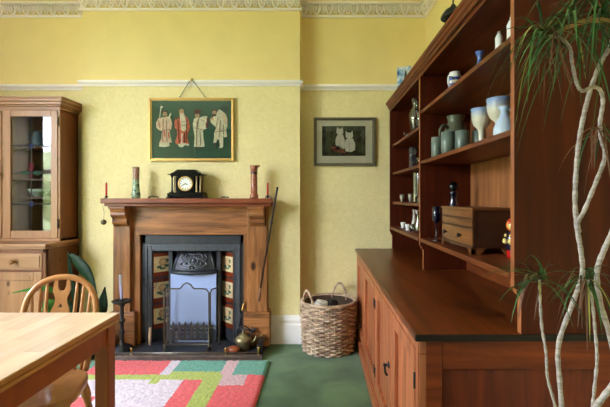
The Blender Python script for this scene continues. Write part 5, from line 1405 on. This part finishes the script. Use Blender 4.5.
broad([B0, at(92, 320, 3.05), at(95, 310, 2.99), at(97, 330, 2.94)], .042, M['leafl'], side=(.6, -.3, .6), stalk=.2)

# ------------------------------------------------------------------ tall strap-leaved plant at the right
def barkmat():
    m, nt, bs = base_mat('pale_ringed_bark'); N, L = nt.nodes.new, nt.links.new
    tc = N('ShaderNodeTexCoord'); mp = N('ShaderNodeMapping'); mp.inputs['Scale'].default_value = (18, 18, 150); L(tc.outputs['Object'], mp.inputs['Vector'])
    n = N('ShaderNodeTexNoise'); n.inputs['Scale'].default_value = 1; n.inputs['Detail'].default_value = 2; L(mp.outputs[0], n.inputs['Vector'])
    r = N('ShaderNodeValToRGB'); e = r.color_ramp.elements; e[0].position = .34; e[1].position = .6; e[0].color = lin((150, 136, 126)); e[1].color = lin((184, 172, 164))
    L(n.outputs['Fac'], r.inputs['Fac']); L(r.outputs['Color'], bs.inputs['Base Color']); bs.inputs['Roughness'].default_value = .7
    bp = N('ShaderNodeBump'); bp.inputs['Strength'].default_value = .2; bp.inputs['Distance'].default_value = .003; L(n.outputs['Fac'], bp.inputs['Height']); L(bp.outputs['Normal'], bs.inputs['Normal'])
    return m
M['bark'] = barkmat(); M['strap'] = leafmat('strap_leaf', (58, 98, 46), .4); M['strapd'] = leafmat('strap_leaf_dark', (34, 68, 34), .4)
M['dead'] = mat('dry_brown_leaf', (100, 66, 40), .7, var=.3, vscale=30); M['yel'] = leafmat('yellowing_leaf', (150, 146, 70), .45)
gx, gy = .66, .95
t = thing('dragon_tree', 'tall bare-stemmed plant with drooping strap leaves in the right foreground', 'plant', (gx, gy, 0))
b = BM(); lathe(b, [(0, 0), (.11, 0), (.118, .012), (.145, .25), (.153, .255), (.153, .29), (.142, .29), (.134, .25), (0, .25)], (gx, gy, 0), 30); mk('pot', b, mat('plant_pot', (150, 84, 58), .7), t)
b = BM(); lathe(b, [(0, .262), (.08, .264), (.135, .252)], (gx, gy, 0), 24); mk('soil', b, mat('plant_soil', (42, 30, 22), .95), t)
def trunk(pts, r0, r1):
    b = BM(); P = catmull(pts, 6); tube(b, P, [r0 + (r1 - r0) * i / (len(P) - 1) + .0006 * math.sin(i * 2.1) for i in range(len(P))], 10); return mk('stem', b, M['bark'], t)
s0 = (gx - .03, gy, .25)
YA_ = .95
trunk([(gx - .06, gy + .02, .25), at(575, 520, .96), at(565, 440, .97), at(560, 385, .98), at(558.5, 345, .98), at(572, 305, .97), at(582, 275, .96), at(581, 252, .95), at(577, 228, .95), at(575, 200, .95), at(576.5, 165, .95), at(580, 135, .95), at(585, 110, .95), at(592, 85, .95), at(601, 62, .94), at(611, 44, .93), at(620, 10, .93), at(626, -40, .93)], .0056, .0048)
trunk([at(579, 232, .95), at(578, 222, .945), at(584, 211, .935), at(596, 182, .93), at(605, 156, .92), at(601, 138, .92), at(600, 122, .92), at(603, 102, .915), at(600, 90, .91), at(592, 87, .905), at(583, 91, .90), at(577, 84, .90), at(572, 62, .90), at(570, 48, .90), at(560, 38, .90), at(545, 36, .90)], .0048, .0034)
trunk([(gx + .05, gy, .25), at(624, 500, .94), at(620, 410, .93), at(612, 345, .92), at(600, 302, .91), at(597, 272, .91), at(604, 250, .90), at(612, 232, .90), at(622, 200, .90), at(628, 120, .90), at(630, 20, .90)], .0060, .0052)
trunk([(gx - .02, gy - .05, .25), at(600, 540, .89), at(594, 465, .88), at(592, 420, .88), at(594, 392, .88), at(597, 360, .87), at(595, 330, .87), at(592, 300, .87), at(588, 280, .87)], .0036, .0029)
trunk([(gx - .08, gy - .02, .25), at(576, 530, .92), at(567, 460, .91), at(560, 425, .90), at(553, 398, .90), at(547.5, 377, .90), at(546, 352, .89), at(542, 328, .89), at(540, 300, .89), at(539.5, 280, .89)], .0034, .0028)
trunk([(gx - .09, gy - .06, .25), at(563, 520, .89), at(566, 465, .87), at(582, 428, .85), at(598, 404, .83), at(612, 386, .81), at(640, 352, .78)], .0062, .0058)
rl = random.Random(5)
def strap(bm, p, d, L_, droop, w, mi=0, n=9):
    p = Vector(p); d = Vector(d).normalized(); sd = d.cross(Vector((0, 0, 1)))
    if sd.length < .1: sd = Vector((1, 0, 0))
    sd.normalize(); rows = []
    for i in range(n + 1):
        u = i / n; q = p + d * L_ * u * (1 - .25 * u * droop) + Vector((0, 0, -1)) * droop * L_ * u * u * .8
        ww = w * (.55 + .9 * u) * (1 - u) ** .45 if u < 1 else 0
        ww = w * min(1, .5 + 2 * u) * (1 - u ** 3) + .0003
        rows.append([bm.verts.new(q - sd * ww + Vector((0, 0, ww * .5))), bm.verts.new(q), bm.verts.new(q + sd * ww + Vector((0, 0, ww * .5)))])
    for a, c_ in zip(rows, rows[1:]):
        for k in range(2): f = bm.faces.new((a[k], a[k + 1], c_[k + 1], c_[k])); f.smooth = True; f.material_index = mi
def tuft(p, n, L0, L1, up, droop, w=.0042, bias=(0, 0, 0), dead=0, name='leaf_tuft'):
    b = BM()
    for i in range(n):
        a = 2 * PI * i / n + rl.uniform(-.3, .3); e = rl.uniform(*up)
        d = Vector((math.cos(a) * math.cos(e), math.sin(a) * math.cos(e) * .8, math.sin(e))) + Vector(bias)
        strap(b, Vector(p) + Vector((rl.uniform(-.008, .008), rl.uniform(-.008, .008), rl.uniform(-.02, .012))), d, rl.uniform(L0, L1), rl.uniform(*droop), w * rl.uniform(.7, 1.1), rl.choice((0, 0, 1, 1, 2) if rl.random() < .5 else (0, 1)))
    mk(name, b, [M['strap'], M['strapd'], M['yel']], t)
    if dead:
        b = BM()
        for i in range(dead):
            a = rl.uniform(0, 2 * PI); strap(b, Vector(p) + Vector((rl.uniform(-.03, .02), rl.uniform(-.02, .02), rl.uniform(-.01, .01))), (math.cos(a) * .5, math.sin(a) * .4, rl.uniform(-.7, .2)), rl.uniform(.05, .11), rl.uniform(.9, 1.3), .0020)
        mk('dry_leaves', b, M['dead'], t)
tuft(at(545, 34, .90), 36, .10, .21, (-.3, 1.1), (.5, 1.3), .0022, (-.15, 0, .05), 16)
tuft(at(572, 18, .89), 30, .12, .22, (-.4, .8), (.4, 1.2), .0023, (-.1, 0, 0), 0)
tuft(at(603, 12, .90), 34, .14, .30, (-.4, .9), (.6, 1.4), .0026, (-.1, 0, 0), 6)
tuft(at(600, 128, .91), 5, .06, .12, (-.6, .3), (.8, 1.4), .002, (0, 0, -.2), 12)
tuft(at(540, 276, .89), 26, .09, .17, (-.1, 1.0), (.4, 1.0), .0019, (-.45, -.05, .08), 6)
tuft(at(589, 276, .87), 26, .06, .12, (-.5, .9), (.6, 1.3), .0019, (0, -.05, 0), 6)
tuft(at(626, -40, .93), 26, .2, .36, (-.8, .3), (.6, 1.3), .0027, (-.3, 0, -.2), 0)
b = BM()
for pth in ([at(549, 36, .90), at(566, 28, .885), at(588, 21, .875), at(612, 22, .87), at(626, 30, .87)],):
    P = catmull(pth, 5)
    rows = [[b.verts.new(p + Vector((0, 0, -1)) * .005 * math.sin(PI * (i + .6) / len(P))), b.verts.new(p + Vector((0, -.004, .005 * math.sin(PI * (i + .6) / len(P)))))] for i, p in enumerate(P)]
    for a, c_ in zip(rows, rows[1:]): b.faces.new((a[0], a[1], c_[1], c_[0]))
mk('leaf', b, mat('tan_leaf', (176, 132, 74), .5), t, label='tan drying leaf')

# ------------------------------------------------------------------ small pendant lamp above the dresser
t = thing('pendant_lamp', 'small black domed lamp shade hanging above the dresser', 'lamp', (.727, 2.3, ZC))
x, y, z = .727, 2.3, 2.197
b = BM(); lathe(b, [(.067, z), (.068, z + .006), (.060, z + .022), (.042, z + .045), (.018, z + .060), (.010, z + .075), (0, z + .076)], (x, y, 0), 28)
lathe(b, [(.067, z), (.064, z + .002), (.056, z + .02), (.038, z + .04), (0, z + .05)], (x, y, 0), 28); mk('lamp_shade', b, M['black'], t)
b = BM(); tube(b, [(x, y, z + .07), (x, y, ZC - .02)], .0042, 8); mk('cord', b, M['black'], t)
b = BM(); lathe(b, [(0, ZC - .03), (.03, ZC - .028), (.045, ZC), (0, ZC)], (x, y, 0), 20); mk('ceiling_rose', b, M['black'], t)

# ------------------------------------------------------------------ camera, daylight, output
cam = bpy.data.cameras.new('camera'); co = bpy.data.objects.new('camera', cam); C.objects.link(co)
cam.sensor_width = 36; cam.lens = F / 610 * 36; cam.clip_start = .05
cam.shift_x = -(VX - 305) / 610; cam.shift_y = (VY - 203.5) / 610
co.location = (0, 0, CH); co.rotation_euler = (PI / 2, 0, 0)
sc = bpy.context.scene; sc.camera = co
w = bpy.data.worlds.new('daylight'); sc.world = w; w.use_nodes = True
bg = w.node_tree.nodes['Background']; bg.inputs['Color'].default_value = (.87, .94, 1.15, 1); bg.inputs['Strength'].default_value = SKY
for k, (y0, y1, z0, z1) in enumerate(WIN):
    l = bpy.data.lights.new('window_portal', 'AREA'); l.shape = 'RECTANGLE'; l.size = z1 - z0; l.size_y = y1 - y0
    l.cycles.is_portal = True
    o = bpy.data.objects.new('window_portal', l); C.objects.link(o)
    o.location = (XL - .28, (y0 + y1) / 2, (z0 + z1) / 2); o.rotation_euler = (0, -PI / 2, 0)
sc.view_settings.view_transform = 'Standard'; sc.view_settings.look = 'None'; sc.view_settings.gamma = 1; sc.view_settings.use_curve_mapping = False
sc.view_settings.exposure = EXPO
sc.cycles.use_denoising = True; sc.cycles.denoiser = 'OPENIMAGEDENOISE'
sc.cycles.max_bounces = 10; sc.cycles.diffuse_bounces = 6; sc.cycles.transparent_max_bounces = 12
sc.cycles.caustics_reflective = False; sc.cycles.caustics_refractive = False
